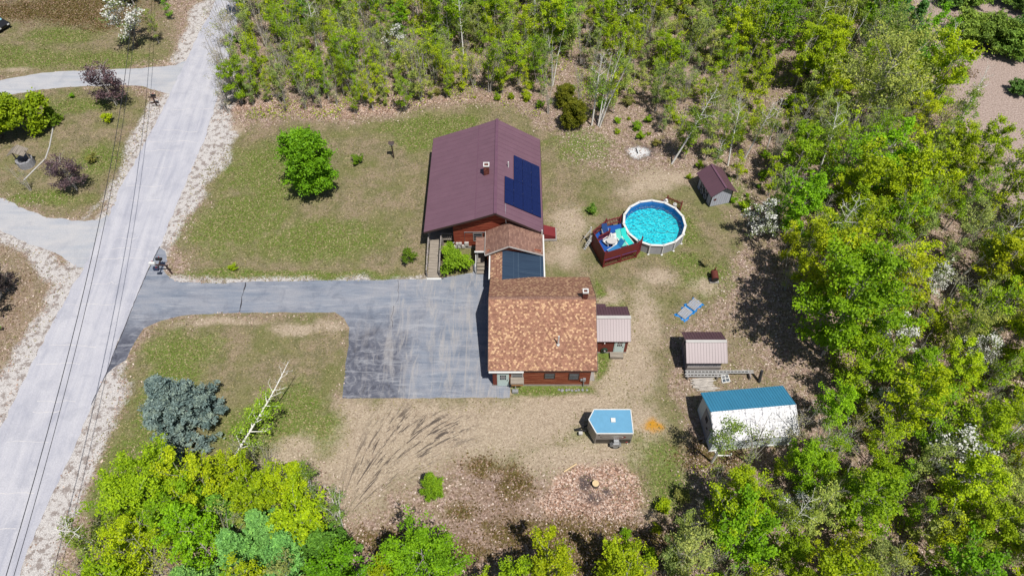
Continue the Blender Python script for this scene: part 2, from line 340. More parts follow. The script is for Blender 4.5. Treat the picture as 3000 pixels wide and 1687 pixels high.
me.loops.add(len(faces)); me.loops.foreach_set('vertex_index', faces)
me.polygons.add(len(i)); me.polygons.foreach_set('loop_start', np.arange(len(i))*4); me.polygons.foreach_set('loop_total', np.full(len(i), 4))
me.update(calc_edges=True)
me.polygons.foreach_set('use_smooth', [True]*len(me.polygons))
for k, v in MK.items():
    at = me.attributes.new(k, 'FLOAT', 'POINT'); at.data.foreach_set('value', v.astype(np.float32))
m = N('ground_soil'); P = m.pos()
nf = m.noise(P, 5.5, 4, .75); nm = m.noise(P, 1.6, 4, .7); nl = m.noise(P, .28, 4, .6); nh = m.noise(P, 13, 2, .7)
vor = m.n('TexVoronoi'); vor.inputs['Scale'].default_value = 8; m.l(P, vor.inputs['Vector']); vc = m.n('SeparateColor'); m.l(vor.outputs['Color'], vc.inputs[0]); vr = vc.outputs[0]
def edge(a, width=.16, nz=None):
    d = m.math('ADD', m.attr(a), m.math('MULTIPLY', m.math('SUBTRACT', nz or nf, .5), 1.1))
    o = m.n('MapRange', interpolation_type='SMOOTHSTEP'); m.l(d, o.inputs[0]); o.inputs[1].default_value = .5-width; o.inputs[2].default_value = .5+width
    return o.outputs[0]
litter = m.mix(.5, m.ramp(vr, [(0, S(104, 88, 80)), (.3, S(154, 130, 118)), (.6, S(190, 166, 153)), (1, S(228, 208, 196))]), m.ramp(nf, [(.32, S(90, 76, 66)), (.5, S(160, 136, 122)), (.7, S(214, 194, 180))]))
litter = m.mix(m.ramp(nm, [(.42, g3(0)), (.62, g3(.55))]), litter, S(128, 124, 66))
lawn = m.ramp(nf, [(.26, S(96, 92, 66)), (.42, S(118, 113, 82)), (.56, S(138, 130, 100)), (.76, S(180, 169, 142))])
lawn = m.mix(m.ramp(m.noise(P, .7, 6, .72, .6), [(.42, g3(0)), (.56, g3(.85))]), lawn, m.ramp(nf, [(.3, S(128, 112, 90)), (.7, S(184, 166, 140))]))
lawn = m.mix(m.ramp(nl, [(.45, g3(0)), (.62, g3(.55))]), lawn, S(112, 122, 60))
green = m.ramp(nf, [(.3, S(72, 92, 28)), (.5, S(104, 130, 44)), (.7, S(148, 160, 84))])
dirt = m.ramp(nf, [(.28, S(152, 134, 116)), (.5, S(192, 174, 152)), (.7, S(222, 207, 186))])
dirt = m.mix(m.ramp(nm, [(.45, g3(0)), (.7, g3(.5))]), dirt, S(150, 132, 116))
sand = m.ramp(nh, [(.25, S(174, 168, 164)), (.5, S(210, 205, 202)), (.75, S(230, 227, 224))])
sand = m.mix(m.ramp(nm, [(.42, g3(.85)), (.5, g3(0))]), sand, S(150, 138, 132))
leafp = m.ramp(vr, [(0, S(124, 94, 80)), (.3, S(170, 134, 114)), (.65, S(204, 170, 150)), (1, S(238, 214, 198))])
moss = m.ramp(nf, [(.3, S(62, 56, 14)), (.55, S(100, 94, 26)), (.75, S(140, 130, 50))])
heath = m.ramp(nf, [(.3, S(104, 80, 72)), (.5, S(148, 122, 110)), (.72, S(196, 174, 162))])
grav = m.ramp(nf, [(.28, S(138, 120, 112)), (.5, S(180, 160, 150)), (.72, S(216, 200, 190))])
col = m.mix(edge('lawn', .3), litter, lawn)
col = m.mix(edge('gravel'), col, grav); col = m.mix(m.math('MULTIPLY', edge('heather', .3, nm), .75), col, heath)
col = m.mix(m.math('MULTIPLY', edge('green', .4, nm), .8), col, green)
col = m.mix(m.math('MULTIPLY', edge('dirt', .45, m.noise(P, 2.2, 6, .75)), .92), col, dirt); col = m.mix(edge('leafpile', .3), col, leafp)
col = m.mix(m.math('MULTIPLY', edge('moss', .3, m.noise(P, 1.1, 6, .75)), .8), col, moss); col = m.mix(edge('sand', .22), col, sand)
ctr = D(850, 1330); sx_ = m.n('SeparateXYZ'); mp_ = m.n('VectorMath', operation='SUBTRACT'); m.l(P, mp_.inputs[0]); mp_.inputs[1].default_value = (ctr[0], ctr[1], 0); m.l(mp_.outputs[0], sx_.inputs[0])
an_ = m.math('ARCTAN2', sx_.outputs[1], sx_.outputs[0]); rr_ = m.math('SQRT', m.math('ADD', m.math('MULTIPLY', sx_.outputs[0], sx_.outputs[0]), m.math('MULTIPLY', sx_.outputs[1], sx_.outputs[1])))
an_ = m.math('ADD', an_, m.math('MULTIPLY', rr_, .022)); cb_ = m.n('CombineXYZ'); m.l(m.math('MULTIPLY', an_, 26), cb_.inputs[0]); m.l(m.math('MULTIPLY', rr_, .33), cb_.inputs[1])
tn = m.noise(cb_.outputs[0], 1, 5, .78, .5)
tk = m.math('MULTIPLY', m.attr('tracks'), m.ramp(tn, [(.525, g3(0)), (.57, g3(.9))])); col = m.mix(tk, col, S(84, 76, 72))
tl = m.math('MULTIPLY', m.attr('tracks'), m.ramp(tn, [(.3, g3(.5)), (.45, g3(0))])); col = m.mix(tl, col, S(205, 190, 172))
col = m.mix(edge('char', .3), col, S(100, 88, 86)); col = m.mix(edge('ash', .2, nh), col, S(228, 228, 228)); col = m.mix(edge('orange', .4, nm), col, S(205, 150, 50))
col = m.mix(1, col, m.ramp(nh, [(.25, g3(.74)), (.5, g3(1)), (.75, g3(1.22))]), 'MULTIPLY')
m.bump(m.math('ADD', nf, m.math('MULTIPLY', vr, .5)), .9, .07)
me.materials.append(m.fin(col, .95, .1))
ground = bpy.data.objects.new('ground', me); C.objects.link(ground); tag(ground, kind='structure')
# ---------------------------------------------------------------- roads
def ragged(pts, amp, seed, step=.6):
    q = [Vector(p) for p in pts]; r = random.Random(seed); out = []
    for i in range(len(q)):
        a, b = q[i], q[(i+1) % len(q)]; L = (b-a).length; n = max(1, int(L/step)); nr = Vector((-(b-a).y, (b-a).x))/max(L, 1e-6)
        for k in range(n):
            p = a.lerp(b, k/n); out.append(p+nr*(r.random()-.5)*amp*2)
    return out
def sheet(name, pts, z, mat, amp=.08, seed=1):
    q = ragged([D(*c) for c in pts], amp, seed)
    from mathutils.geometry import tessellate_polygon
    tri = tessellate_polygon([[Vector((p.x, p.y, 0)) for p in q]]); me = bpy.data.meshes.new(name); fs = []
    for t in tri:
        A_, B_, C_ = (q[i] for i in t); fs.append(tuple(t) if (B_-A_).cross(C_-A_) > 0 else tuple(t)[::-1])
    me.from_pydata([(p.x, p.y, z) for p in q], [], fs); me.materials.append(mat)
    o = bpy.data.objects.new(name, me); C.objects.link(o); return tag(o, kind='structure')
rdir = math.atan2(D(120, 1270)[1]-D(500, 150)[1], D(120, 1270)[0]-D(500, 150)[0])
def asphalt(name, base, dark, light, rot, streak=.5, lightst=.55, big=.4, lot=False):
    m = N(name); P = m.pos(); s1 = m.noise(m.pos((.12, 1.5, 1), rot=rot or 1e-4), 1, 4, .6, .4)
    c = m.mix(m.ramp(s1, [(.4, g3(0)), (.68, g3(streak))]), base, light)
    c = m.mix(m.ramp(s1, [(.28, g3(lightst)), (.45, g3(0))]), c, dark)
    c = m.mix(m.ramp(m.noise(P, .22, 5, .65, .8), [(.42, g3(0)), (.62, g3(big))]), c, light)
    c = m.mix(m.ramp(m.noise(P, .5, 5, .65, .5), [(.35, g3(big)), (.5, g3(0))]), c, dark)
    if lot:
        x = m.n('SeparateXYZ'); m.l(m.pos((1, 1, 1)), x.inputs[0]); wv = m.math('MULTIPLY', m.math('SUBTRACT', m.noise(P, .45, 5, .7), .5), 6)
        def sm(v, a, b_):
            o = m.n('MapRange', interpolation_type='SMOOTHSTEP'); m.l(v, o.inputs[0]); o.inputs[1].default_value = a; o.inputs[2].default_value = b_; return o.outputs[0]
        k1 = sm(m.math('ADD', x.outputs[0], wv), -7.6, -11.2); k2 = sm(m.math('ADD', x.outputs[1], wv), 37.5, 33.5); k = m.math('MULTIPLY', k1, k2)
        lotc = m.ramp(m.noise(P, .9, 6, .72, 1.5), [(.36, S(74, 76, 88)), (.52, S(100, 103, 116)), (.66, S(150, 150, 156))]); c = m.mix(m.math('MULTIPLY', k, .92), c, lotc)
        sw = m.noise(m.pos((1.6, .22, 1)), 1, 5, .7, 1.0); c = m.mix(m.math('MULTIPLY', m.ramp(sw, [(.5, g3(0)), (.64, g3(.7))]), sm(x.outputs[0], -16, -9)), c, S(178, 174, 172))
        c = m.mix(m.ramp(m.noise(m.pos((.3, 2.2, 1)), 1, 6, .75, .8), [(.53, g3(0)), (.64, g3(.5))]), c, S(180, 182, 188))
    c = m.mix(1, c, m.ramp(m.noise(P, 9, 4, .8), [(.25, g3(.8)), (.75, g3(1.15))]), 'MULTIPLY')
    m.bump(m.noise(P, 12, 3, .7), .5, .02)
    return m.fin(c, .92, .15)
M['road'] = asphalt('worn_road_asphalt', S(184, 185, 196), S(166, 168, 180), S(212, 211, 216), rdir, .6, .5, .4)
M['drive'] = asphalt('driveway_asphalt', S(136, 145, 160), S(106, 114, 130), S(168, 168, 174), 0, .6, .6, .45, True)
M['lot'] = asphalt('fresh_lot_asphalt', S(98, 102, 116), S(78, 80, 92), S(140, 142, 150), 1.4, .4, .5, .5)
M['driveL'] = asphalt('old_driveway_asphalt', S(180, 184, 192), S(160, 164, 174), S(208, 204, 202), 0, .5, .5, .4)
road = sheet('road', ROAD_L+ROAD_R[::-1], .012, M['road'], .1, 2)
sheet('driveway', DRIVE, .004, M['drive'], .05, 3)
sheet('driveway', DR_UL, .006, M['driveL'], .08, 4); sheet('driveway', DR_ML, .007, M['driveL'], .12, 5)
0 and sheet('driveway_lot', [(882, 815), (940, 805), (990, 830), (1010, 880), (1015, 998), (863, 999), (870, 930), (880, 860)], .0095, M['lot'], .12, 6)
def crack(name, pts, wd, z, mat, seed=0, wob=.15):
    r = random.Random(seed); P_ = [Vector(D(*c)) for c in pts]; q = []
    for i in range(len(P_)-1):
        n = max(2, int((P_[i+1]-P_[i]).length/.35))
        for k in range(n): q.append(P_[i].lerp(P_[i+1], k/n)+Vector((r.uniform(-wob, wob), r.uniform(-wob, wob))))
    q.append(P_[-1]); b = MB(); vs = []
    for i, p in enumerate(q):
        d = (q[min(i+1, len(q)-1)]-q[max(i-1, 0)]).normalized(); nn = Vector((-d.y, d.x))*wd*r.uniform(.3, 1)/2
        vs.append((p-nn, p+nn))
    for i in range(len(vs)-1): b.poly([(*vs[i][0], z), (*vs[i+1][0], z), (*vs[i+1][1], z), (*vs[i][1], z)])
    return b
M['tar'] = paint('tar_crack', S(62, 60, 66), .9); M['palecrack'] = paint('pale_crack', S(226, 222, 220), .9)
b = crack('c', [(619, 711), (612, 735), (607, 757), (603, 785)], .13, .009, None, 1, .06)
for pts in ([(990, 770), (985, 800), (987, 822)], [(1000, 705), (1003, 730), (998, 760)]):
    c2 = crack('c', pts, .05, .010, None, 5, .08); n0 = len(b.v); b.v += c2.v; b.f += [[n0+i for i in f] for f in c2.f]; b.m += c2.m
tag(b.build('driveway_cracks', M['tar']), kind='structure')
b = crack('c', [(402, 621), (370, 685), (341, 753), (313, 824), (292, 874), (265, 945), (230, 1017)], .1, .016, None, 3, .03); tag(b.build('road_edge_seam', M['tar']), kind='structure')
b = MB(); r = random.Random(5)
for yy in (140, 275, 330, 358, 378, 420, 470, 505, 600, 627, 650, 713, 765, 870, 915, 1010, 1035, 1110, 1240, 1330):
    def xat(E, y):
        for (x0, y0), (x1, y1) in zip(E, E[1:]):
            if y0 <= y <= y1: return x0+(x1-x0)*(y-y0)/(y1-y0)
    xa, xb = xat(ROAD_L, yy), xat(ROAD_R, yy); f0 = r.uniform(0, .35); f1 = r.uniform(.6, 1)
    c2 = crack('c', [(xa+(xb-xa)*(f0+(f1-f0)*k/4), yy+r.uniform(-3, 3)) for k in range(5)], .06, .016, None, yy, .05)
    n0 = len(b.v); b.v += c2.v; b.f += [[n0+i for i in f] for f in c2.f]; b.m += c2.m
tag(b.build('road_cracks', M['palecrack']), kind='structure')
# paved strip by the garage door
# ---------------------------------------------------------------- house pieces
def window(parent, x0, x1, y, z0, z1, frame='greyboard', glass='glass', bars=1, side=0, label=None):
    """window on a wall facing -y (side=0)"""
    b = MB(); t = .07
    b.box(x0-t, x1+t, y-.05, y-.01, z1, z1+t).box(x0-t, x1+t, y-.06, y-.01, z0-t, z0).box(x0-t, x0, y-.05, y-.01, z0, z1).box(x1, x1+t, y-.05, y-.01, z0, z1)
    f = b.build('window', M[frame], parent)
    if label: f['label'] = label
    g = MB(); g.box(x0, x1, y-.03, y-.012, z0, z1); g.build('pane', M[glass], f)
    g = MB()
    for k in range(bars): zz = z0+(z1-z0)*(k+1)/(bars+1); g.box(x0, x1, y-.045, y-.032, zz-.02, zz+.02)
    g.build('glazing_bar', M[frame], f); return f
def door(parent, x0, x1, y, z0, z1, glass=True):
    b = MB(); b.box(x0-.07, x1+.07, y-.05, y-.004, z0, z1+.07); d = b.build('door', M['doorwhite'], parent)
    b = MB(); b.box(x0, x1, y-.075, y-.052, z0+.03, z1); b.build('door_leaf', M['doorwhite'], d)
    zm = z0+(z1-z0)*.55; xa, xb = x0+.17, x1-.17
    b = MB(); b.box(xa, xb, y-.083, y-.077, zm, z1-.15); b.build('pane', M['glass'], d)
    b = MB()
    for k in (1, 2): xx = xa+(xb-xa)*k/3; b.box(xx-.015, xx+.015, y-.093, y-.085, zm, z1-.15)
    b.box(xa, xb, y-.094, y-.086, (zm+z1-.15)/2-.015, (zm+z1-.15)/2+.015); b.build('glazing_bar', M['white'], d)
    b = MB(); b.tube([(x1-.07, y-.075, z0+1), (x1-.07, y-.14, z0+1)], .03); b.build('door_handle', M['black'], d)
    return d
def slab(b, q, th=.08, m=0):               # roof plane: 4 top points ccw, thickness down
    b.hexa([(p[0], p[1], p[2]-th) for p in q], q, m)
def chimney(parent, x, y, z0, z1, w_=.55, d_=.5):
    b = MB(); b.box(x-w_/2, x+w_/2, y-d_/2, y+d_/2, z0, z1); c = b.build('chimney', M['brick'], parent)
    b = MB(); t = .03
    b.box(x-w_/2-t, x+w_/2+t, y-d_/2-t, y-d_/2+t+.03, z1+.002, z1+.13).box(x-w_/2-t, x+w_/2+t, y+d_/2-t-.03, y+d_/2+t, z1+.002, z1+.13)
    b.box(x-w_/2-t, x-w_/2+t+.03, y-d_/2+t+.03, y+d_/2-t-.03, z1+.002, z1+.13).box(x+w_/2-t-.03, x+w_/2+t, y-d_/2+t+.03, y+d_/2-t-.03, z1+.002, z1+.13)
    b.build('chimney_cap', M['white'], c)
    b = MB(); b.box(x-w_/2+.11, x+w_/2-.11, y-d_/2+.11, y+d_/2-.11, z1+.003, z1+.06); b.build('flue', M['rust'], c)
# --- main house
hs = thing('house', (-1.5, 44.75, 0), 'long house with purple metal roof, solar panels and red cedar siding', 'house')
RX, RZ = -1.54, 5.48; EL, ZL = -8.3, 2.92; KX, KZ = -3.4, 4.72; ER, ZR = 2.95, 2.78; YF, YB = 44.2, 57.45
b = MB()
b.hexa([(-5.6, 44.75, 0), (2.6, 44.75, 0), (2.6, 57.0, 0), (-5.6, 57.0, 0)], [(-5.6, 44.75, 2.7), (2.6, 44.75, 2.7), (2.6, 57.0, 2.7), (-5.6, 57.0, 2.7)])
for y0, y1 in ((44.75, 45.0), (56.75, 57.0)):
    P5 = [(-5.6, 2.701), (2.6, 2.701), (2.6, 2.82), (RX, 5.33), (KX, 4.58), (-5.6, 3.72)]
    b.hexa([(x, y0, z) for x, z in P5], [(x, y1, z) for x, z in P5])
b.box(-7.9, -5.602, 50.5, 57.0, 0, 2.75)
b.build('wall', M['siding'], hs)
b = MB(); b.box(-5.65, 2.65, 44.70, 57.05, -.05, .3); b.build('foundation', M['concrete'], hs)
b = MB()
slab(b, [(EL, YF, ZL), (KX, YF, KZ), (KX, YB, KZ), (EL, YB, ZL)], .1); slab(b, [(KX+.002, YF, KZ), (RX, YF, RZ), (RX, YB, RZ), (KX+.002, YB, KZ)], .1)
slab(b, [(RX+.002, YF, RZ), (ER, YF, ZR), (ER, YB, ZR), (RX+.002, YB, RZ)], .1)
roof = b.build('roof', M['purple'], hs)
b = MB(); b.bar((RX, YF-.02, RZ+.02), (RX, YB+.02, RZ+.02), .3, .07); b.bar((KX, YF, KZ+.015), (KX, YB, KZ+.015), .05, .03); b.build('ridge_cap', M['purplecap'], roof)
b = MB()
for k in range(1, 20):
    y = YF+(YB-YF)*k/20
    b.bar((EL, y, ZL+.002), (KX, y, KZ+.002), .02, .012).bar((KX, y, KZ+.002), (RX-.16, y, RZ-.06), .02, .012)
    if not 45.85 < y < 53.2: b.bar((RX+.16, y, RZ-.09), (ER, y, ZR+.006), .035, .02)
    else: b.bar((RX+.16, y, RZ-.09), (-.75, y, 4.99+.02), .035, .02)
b.build('roof_rib', M['purplecap'], roof)
b = MB()
b.bar((EL, YF-.02, ZL-.1), (KX, YF-.02, KZ-.1), .04, .2).bar((KX, YF-.02, KZ-.1), (RX, YF-.02, RZ-.1), .04, .2).bar((RX, YF-.02, RZ-.1), (ER, YF-.02, ZR-.1), .04, .2)
b.bar((EL, YF, ZL-.09), (EL, YB, ZL-.09), .04, .16).bar((ER+.02, YF, ZR-.09), (ER+.02, YB, ZR-.09), .04, .16)
b.build('fascia', M['trimdark'], hs)
# solar panels: 14 in portrait
def slz(x): return RZ-(x-RX)*(RZ-ZR)/(ER-RX)
cw = .875
for c in range(4):
    for rr in range(4):
        if c == 0 and rr >= 2: continue
        x0 = -.70+c*cw+.012; x1 = x0+cw-.024; y0 = 45.97+rr*1.77; y1 = y0+1.75
        b = MB(); slab(b, [(x0, y0, slz(x0)+.14), (x1, y0, slz(x1)+.14), (x1, y1, slz(x1)+.14), (x0, y1, slz(x0)+.14)], .04)
        p_ = b.build('solar_panel', M['solar'], hs)
for rr in range(4): b = MB(); b.bar((-.6 if rr < 2 else .25, 46.4+rr*1.77, slz(-.6 if rr < 2 else .25)+.05), (2.7, 46.4+rr*1.77, slz(2.7)+.05), .05, .09); b.build('mounting_rail', M['metal'], hs)
chimney(hs, -2.45, 49.85, 4.85, 6.15, .52, .5)
b = MB(); b.tube([(-.36, 51.06, 4.7), (-.36, 51.06, 5.45)], .06); b.build('vent_pipe', M['white'], hs)
window(hs, -3.66, -2.9, 44.75, 1.15, 2.1, 'greyboard', 'glass', 2)
b = MB(); b.bar((-.6, 44.6, slz(-.55)), (-.6, 45.95, slz(-.55)+.06), .04, .05); b.tube([(-.6, 44.2, 4.9), (-.55, 44.15, 4.2)], .02); b.build('conduit', M['metal'], hs)
b = MB(); b.tube([(-4.55, 44.70, .5), (-4.55, 44.70, 2.36), (-2.4, 44.70, 2.36)], .025); b.build('conduit', M['metal'], hs)
for (mx, mz, s_) in ((-4.4, .72, .2), (-5.0, .75, .13), (-5.3, .72, .14), (-4.7, .35, .16), (-5.15, .3, .13), (-5.5, .32, .14)):
    b = MB(); b.box(mx-s_, mx+s_, 44.56, 44.74, mz-s_, mz+s_*1.1); q_ = b.build('meter_box', M['offwhite'], hs)
b = MB(); b.tube([(-5.6, 44.6, .25), (-5.95, 44.5, .9), (-5.75, 44.5, 1.02), (-5.55, 44.6, 1.0)], .05); b.build('downpipe', M['metal'], hs)
# porch under the left roof
b = MB(); b.box(-8.0, -5.61, 45.15, 50.45, .72, .8); b.build('porch_deck', M['deckwood'], hs)
for yy in (44.9, 47.6, 50.2):
    b = MB(); b.box(-8.08, -7.95, yy, yy+.13, 0, 2.88); b.build('porch_post', M['greyboard'], hs)
b = MB(); b.bar((-8.0, 45.2, 1.65), (-8.0, 50.3, 1.65), .06, .08)
for k in range(20): b.box(-8.02, -7.98, 45.3+k*.26, 45.34+k*.26, .8, 1.62)
b.bar((-6.75, 45.2, 1.62), (-5.7, 45.2, 1.62), .06, .08); b.box(-6.85, -6.7, 45.12, 45.25, 0, 1.75)
for k in range(6): b.box(-6.6+k*.17, -6.56+k*.17, 45.18, 45.22, .8, 1.6)
b.build('porch_railing', M['greyboard'], hs)
# ramp
rp = thing('wheelchair_ramp', (-7.45, 41, 0), 'weathered grey wooden ramp with handrails leading down from the porch to the driveway', 'ramp')
b = MB(); b.hexa([(-8.0, 41.05, 0), (-6.85, 41.0, 0), (-6.9, 45.1, 0), (-7.95, 45.1, 0)], [(-8.0, 41.05, .06), (-6.85, 41.0, .06), (-6.9, 45.1, .78), (-7.95, 45.1, .78)]); b.build('ramp_deck', M['deckwood'], rp)
b = MB(); b.box(-8.05, -6.7, 40.8, 40.98, 0.0, .07); b.build('threshold_board', M['white'], rp)
for xx in (-8.03, -6.83):
    b = MB()
    for k in range(4): yy = 41.15+k*1.28; z0 = .06+.72*(yy-41)/4.1; b.box(xx-.045, xx+.045, yy-.045, yy+.045, 0, z0+.95)
    b.bar((xx, 41.1, 1.02), (xx, 45.05, 1.72), .09, .05).bar((xx, 41.1, .6), (xx, 45.05, 1.3), .04, .09); b.build('handrail', M['greyboard'], rp)
# bulkhead cellar doors
b = MB(); b.hexa([(2.66, 45.75, 0), (4.3, 45.95, 0), (4.3, 47.15, 0), (2.66, 47.0, 0)], [(2.66, 45.75, 1.05), (4.3, 45.95, .35), (4.3, 47.15, .35), (2.66, 47.0, 1.05)])
bh = b.build('cellar_hatch', M['deckred'], hs); bh['label'] = 'sloping red cellar hatch doors'
b = MB(); b.box(2.62, 4.42, 45.6, 45.76, 0, .2).box(4.3, 4.42, 45.76, 47.2, 0, .22); b.build('hatch_kerb', M['concrete'], bh)
# --- breezeway and link, part of the garage wing
gr = thing('garage', (2.4, 29.45, 0), 'brown garage with tan shingle roof, connected to the purple-roofed house by a breezeway', 'garage')
X0, X1, Y0, Y1 = -1.6, 6.5, 29.45, 38.6; FE, ZFE, RY, RZg, BE, ZBE = 29.33, 2.62, 34.72, 5.42, 38.97, 2.6
b = MB(); b.box(X0, X1, Y0, Y1, .18, 2.5)
for xa, xb in ((X0, X0+.2), (X1-.2, X1)):
    P5 = [(Y0, 2.501), (Y1, 2.501), (Y1, 2.78), (RY, RZg-.12), (Y0, 2.68)]
    b.hexa([(xa, y, z) for y, z in P5], [(xb, y, z) for y, z in P5])
b.box(-1.95, 2.75, 38.61, 41.9, .18, 2.35); b.box(-2.3, 2.7, 41.91, 44.65, .18, 2.5)
P5 = [(-2.3, 2.501), (2.7, 2.501), (2.7, 2.72), (-.29, 3.72), (-2.3, 2.75)]
b.hexa([(x, 41.95, z) for x, z in P5], [(x, 42.15, z) for x, z in P5])
b.build('wall', M['siding2'], gr)
b = MB(); b.box(X0-.03, X1+.03, Y0-.03, Y1, -.05, .178); b.build('foundation', M['concrete'], gr)
b = MB(); XL, XR = -1.94, 6.96
slab(b, [(XL, FE, ZFE), (XR, FE, ZFE), (XR, RY, RZg), (XL, RY, RZg)], .1); slab(b, [(XL, RY+.002, RZg), (XR, RY+.002, RZg), (XR-.02, BE+.15, ZBE-.05), (XL, BE+.15, ZBE-.05)], .1)
rf = b.build('roof', M['shingle'], gr)
b = MB()
n_ = 44
for k in range(n_):
    xa = XL+(XR-XL)*k/n_; xb = XL+(XR-XL)*(k+1)/n_-.015; zz = .012+.006*(k % 2)
    b.hexa([(xa, RY-.17, RZg-.085+zz), (xb, RY-.17, RZg-.085+zz), (xb, RY, RZg+zz), (xa, RY, RZg+zz)], [(xa, RY-.17, RZg-.075+zz), (xb, RY-.17, RZg-.075+zz), (xb, RY, RZg+.012+zz), (xa, RY, RZg+.012+zz)])
    b.hexa([(xa, RY, RZg+zz), (xb, RY, RZg+zz), (xb, RY+.17, RZg-.12+zz), (xa, RY+.17, RZg-.12+zz)], [(xa, RY, RZg+.012+zz), (xb, RY, RZg+.012+zz), (xb, RY+.17, RZg-.108+zz), (xa, RY+.17, RZg-.108+zz)])
b.build('ridge_cap', M['shingle2'], rf)
b = MB(); b.box(XL, XR, FE-.03, FE-.002, ZFE-.16, ZFE-.02); b.bar((XL-.02, FE, ZFE-.1), (XL-.02, RY, RZg-.1), .035, .16).bar((XL-.02, RY, RZg-.1), (XL-.02, BE, ZBE-.1), .035, .16)
b.bar((XR+.02, FE, ZFE-.1), (XR+.02, RY, RZg-.1), .035, .16).bar((XR+.02, RY, RZg-.1), (XR+.02, BE, ZBE-.1), .035, .16); b.build('fascia', M['trimdark'], gr)
b = MB(); b.box(-1.9, .95, FE-.17, FE-.035, ZFE-.14, ZFE-.03); b.build('gutter', M['white'], gr)
chimney(gr, 6.05, 34.75, 4.9, 6.15, .42, .4)
b = MB(); b.tube([(3.78, 31.18, 3.5), (3.78, 31.18, 4.9)], .06); b.tube([(3.78, 31.18, 3.55), (3.78, 31.18, 3.72)], .13); b.build('vent_pipe', M['white'], gr)
door(gr, -1.17, -.32, Y0, .05, 1.98)
b = MB(); b.box(-1.55, -1.25, Y0-.04, Y0-.003, .2, 2.45); b.build('door_side_panel', M['redwall'], gr)
window(gr, 2.74, 3.5, Y0, 1.25, 2.0, 'trimdark', 'greyglass', 1); window(gr, 4.76, 5.5, Y0, 1.1, 2.0, 'trimdark', 'greyglass', 1)
window(gr, .02, .85, Y0, 1.35, 2.1, 'offwhite', 'greyglass', 1)
b = MB(); b.box(-.05, .92, Y0-.5, Y0-.06, .8, 1.25); wb = b.build('window_box', M['newwood'], gr)
b = MB(); b.hexa([(-.12, Y0-.6, 1.26), (.98, Y0-.6, 1.26), (.98, Y0-.06, 1.45), (-.12, Y0-.06, 1.45)], [(-.12, Y0-.6, 1.31), (.98, Y0-.6, 1.31), (.98, Y0-.06, 1.5), (-.12, Y0-.06, 1.5)]); b.build('box_lid', M['deckwood'], wb)
b = MB(); b.tube([(6.0, Y0-.12, 0), (6.0, Y0-.12, 1.1)], .04).box(5.9, 6.12, Y0-.2, Y0-.05, 1.0, 1.35).box(5.7, 5.88, Y0-.15, Y0-.05, 1.02, 1.22); b.build('electric_meter', M['metal'], gr)
b = MB(); b.box(-1.75, -1.605, Y0+.1, Y0+.25, 1.9, 2.1); b.build('wall_lamp', M['white'], gr)
b = MB(); b.box(6.535, 7.0, 29.9, 31.0, 0, .08); b.build('door_slab', M['concrete'], gr)
# breezeway roofs
b = MB(); BX0, BX1, BXR, BY0, BY1 = -2.5, 2.86, -.29, 41.65, 44.6
zr, zl, z2_ = 3.86, 2.62, 2.62
slab(b, [(BX0, BY0, zl), (BXR, BY0, zr), (BXR, BY1, zr), (BX0, BY1, zl)], .08); slab(b, [(BXR+.002, BY0, zr), (BX1, BY0, z2_), (BX1, BY1-.35, z2_), (BXR+.002, BY1, zr)], .08)
bz = b.build('breezeway_roof', M['shingle2'], gr)
b = MB(); b.bar((BX0, BY0-.02, zl-.07), (BXR, BY0-.02, zr-.07), .04, .14).bar((BXR, BY0-.02, zr-.07), (BX1, BY0-.02, z2_-.07), .04, .14).bar((BX0-.02, BY0, zl-.06), (BX0-.02, BY1, zl-.06), .04, .12); b.build('breezeway_fascia', M['offwhite'], gr)
b = MB(); LX0, LXR, LX1, ly0, ly1 = -1.98, -.89, 2.88, 38.0, 41.95
slab(b, [(LX0, ly0, 2.42), (LXR, ly0, 2.95), (LXR, ly1, 2.95), (LX0, ly1, 2.42)], .08); b.build('link_roof', M['shingle'], gr)
b = MB(); slab(b, [(LXR+.002, 38.0, 2.95), (LX1, 38.0, 2.38), (LX1, ly1, 2.38), (LXR+.002, ly1, 2.95)], .08); lm = b.build('solar_mat', M['membrane'], gr)
b = MB(); zz = lambda x: 2.95-(x-LXR)*.57/(LX1-LXR)+.008
for x in (.15, .55, .6): b.bar((x, 38.2, zz(x)), (x, ly1, zz(x)), .02, .02)
b.bar((.7, 39.6, zz(.7)), (2.7, 39.5, zz(2.7)), .02, .02).bar((2.6, 38.4, zz(2.6)), (2.6, ly1, zz(2.6)), .05, .02); b.build('seam', M['seam'], lm)
b = MB(); b.bar((2.95, 38.7, 2.3), (2.95, 44.2, 2.5), .13, .13); b.bar((2.82, 44.15, 2.5), (2.82, 44.1, 3.3), .1, .1); b.build('gutter', M['white'], gr)
b = MB(); b.bar((-2.06, 39.0, 2.36), (-2.06, 41.9, 2.36), .12, .12); b.build('gutter', M['white'], gr)
b = MB(); slab(b, [(-3.4, 42.4, 2.3), (-2.52, 42.4, 2.3), (-2.52, 43.95, 2.5), (-3.4, 43.95, 2.5)], .07); cn = b.build('entry_canopy', M['shingle2'], gr)
b = MB(); b.box(-3.5, -2.56, 42.27, 42.39, 2.2, 2.31); b.build('canopy_gutter', M['white'], cn)
b = MB(); b.box(-3.3, -3.2, 42.5, 42.6, 0, 2.23); b.build('canopy_post', M['offwhite'], cn)
st = thing('entry_steps', (-3.0, 42, 0), 'small weathered wooden steps with railing under the entry canopy of the breezeway', 'steps')
for k in range(4):
    b = MB(); b.box(-3.33, -2.62, 41.45+k*.3, 41.75+k*.3+(.9 if k == 3 else 0), 0 if k == 3 else .05+k*.18, .2+k*.18-.01); b.build('step', M['deckwood'], st)
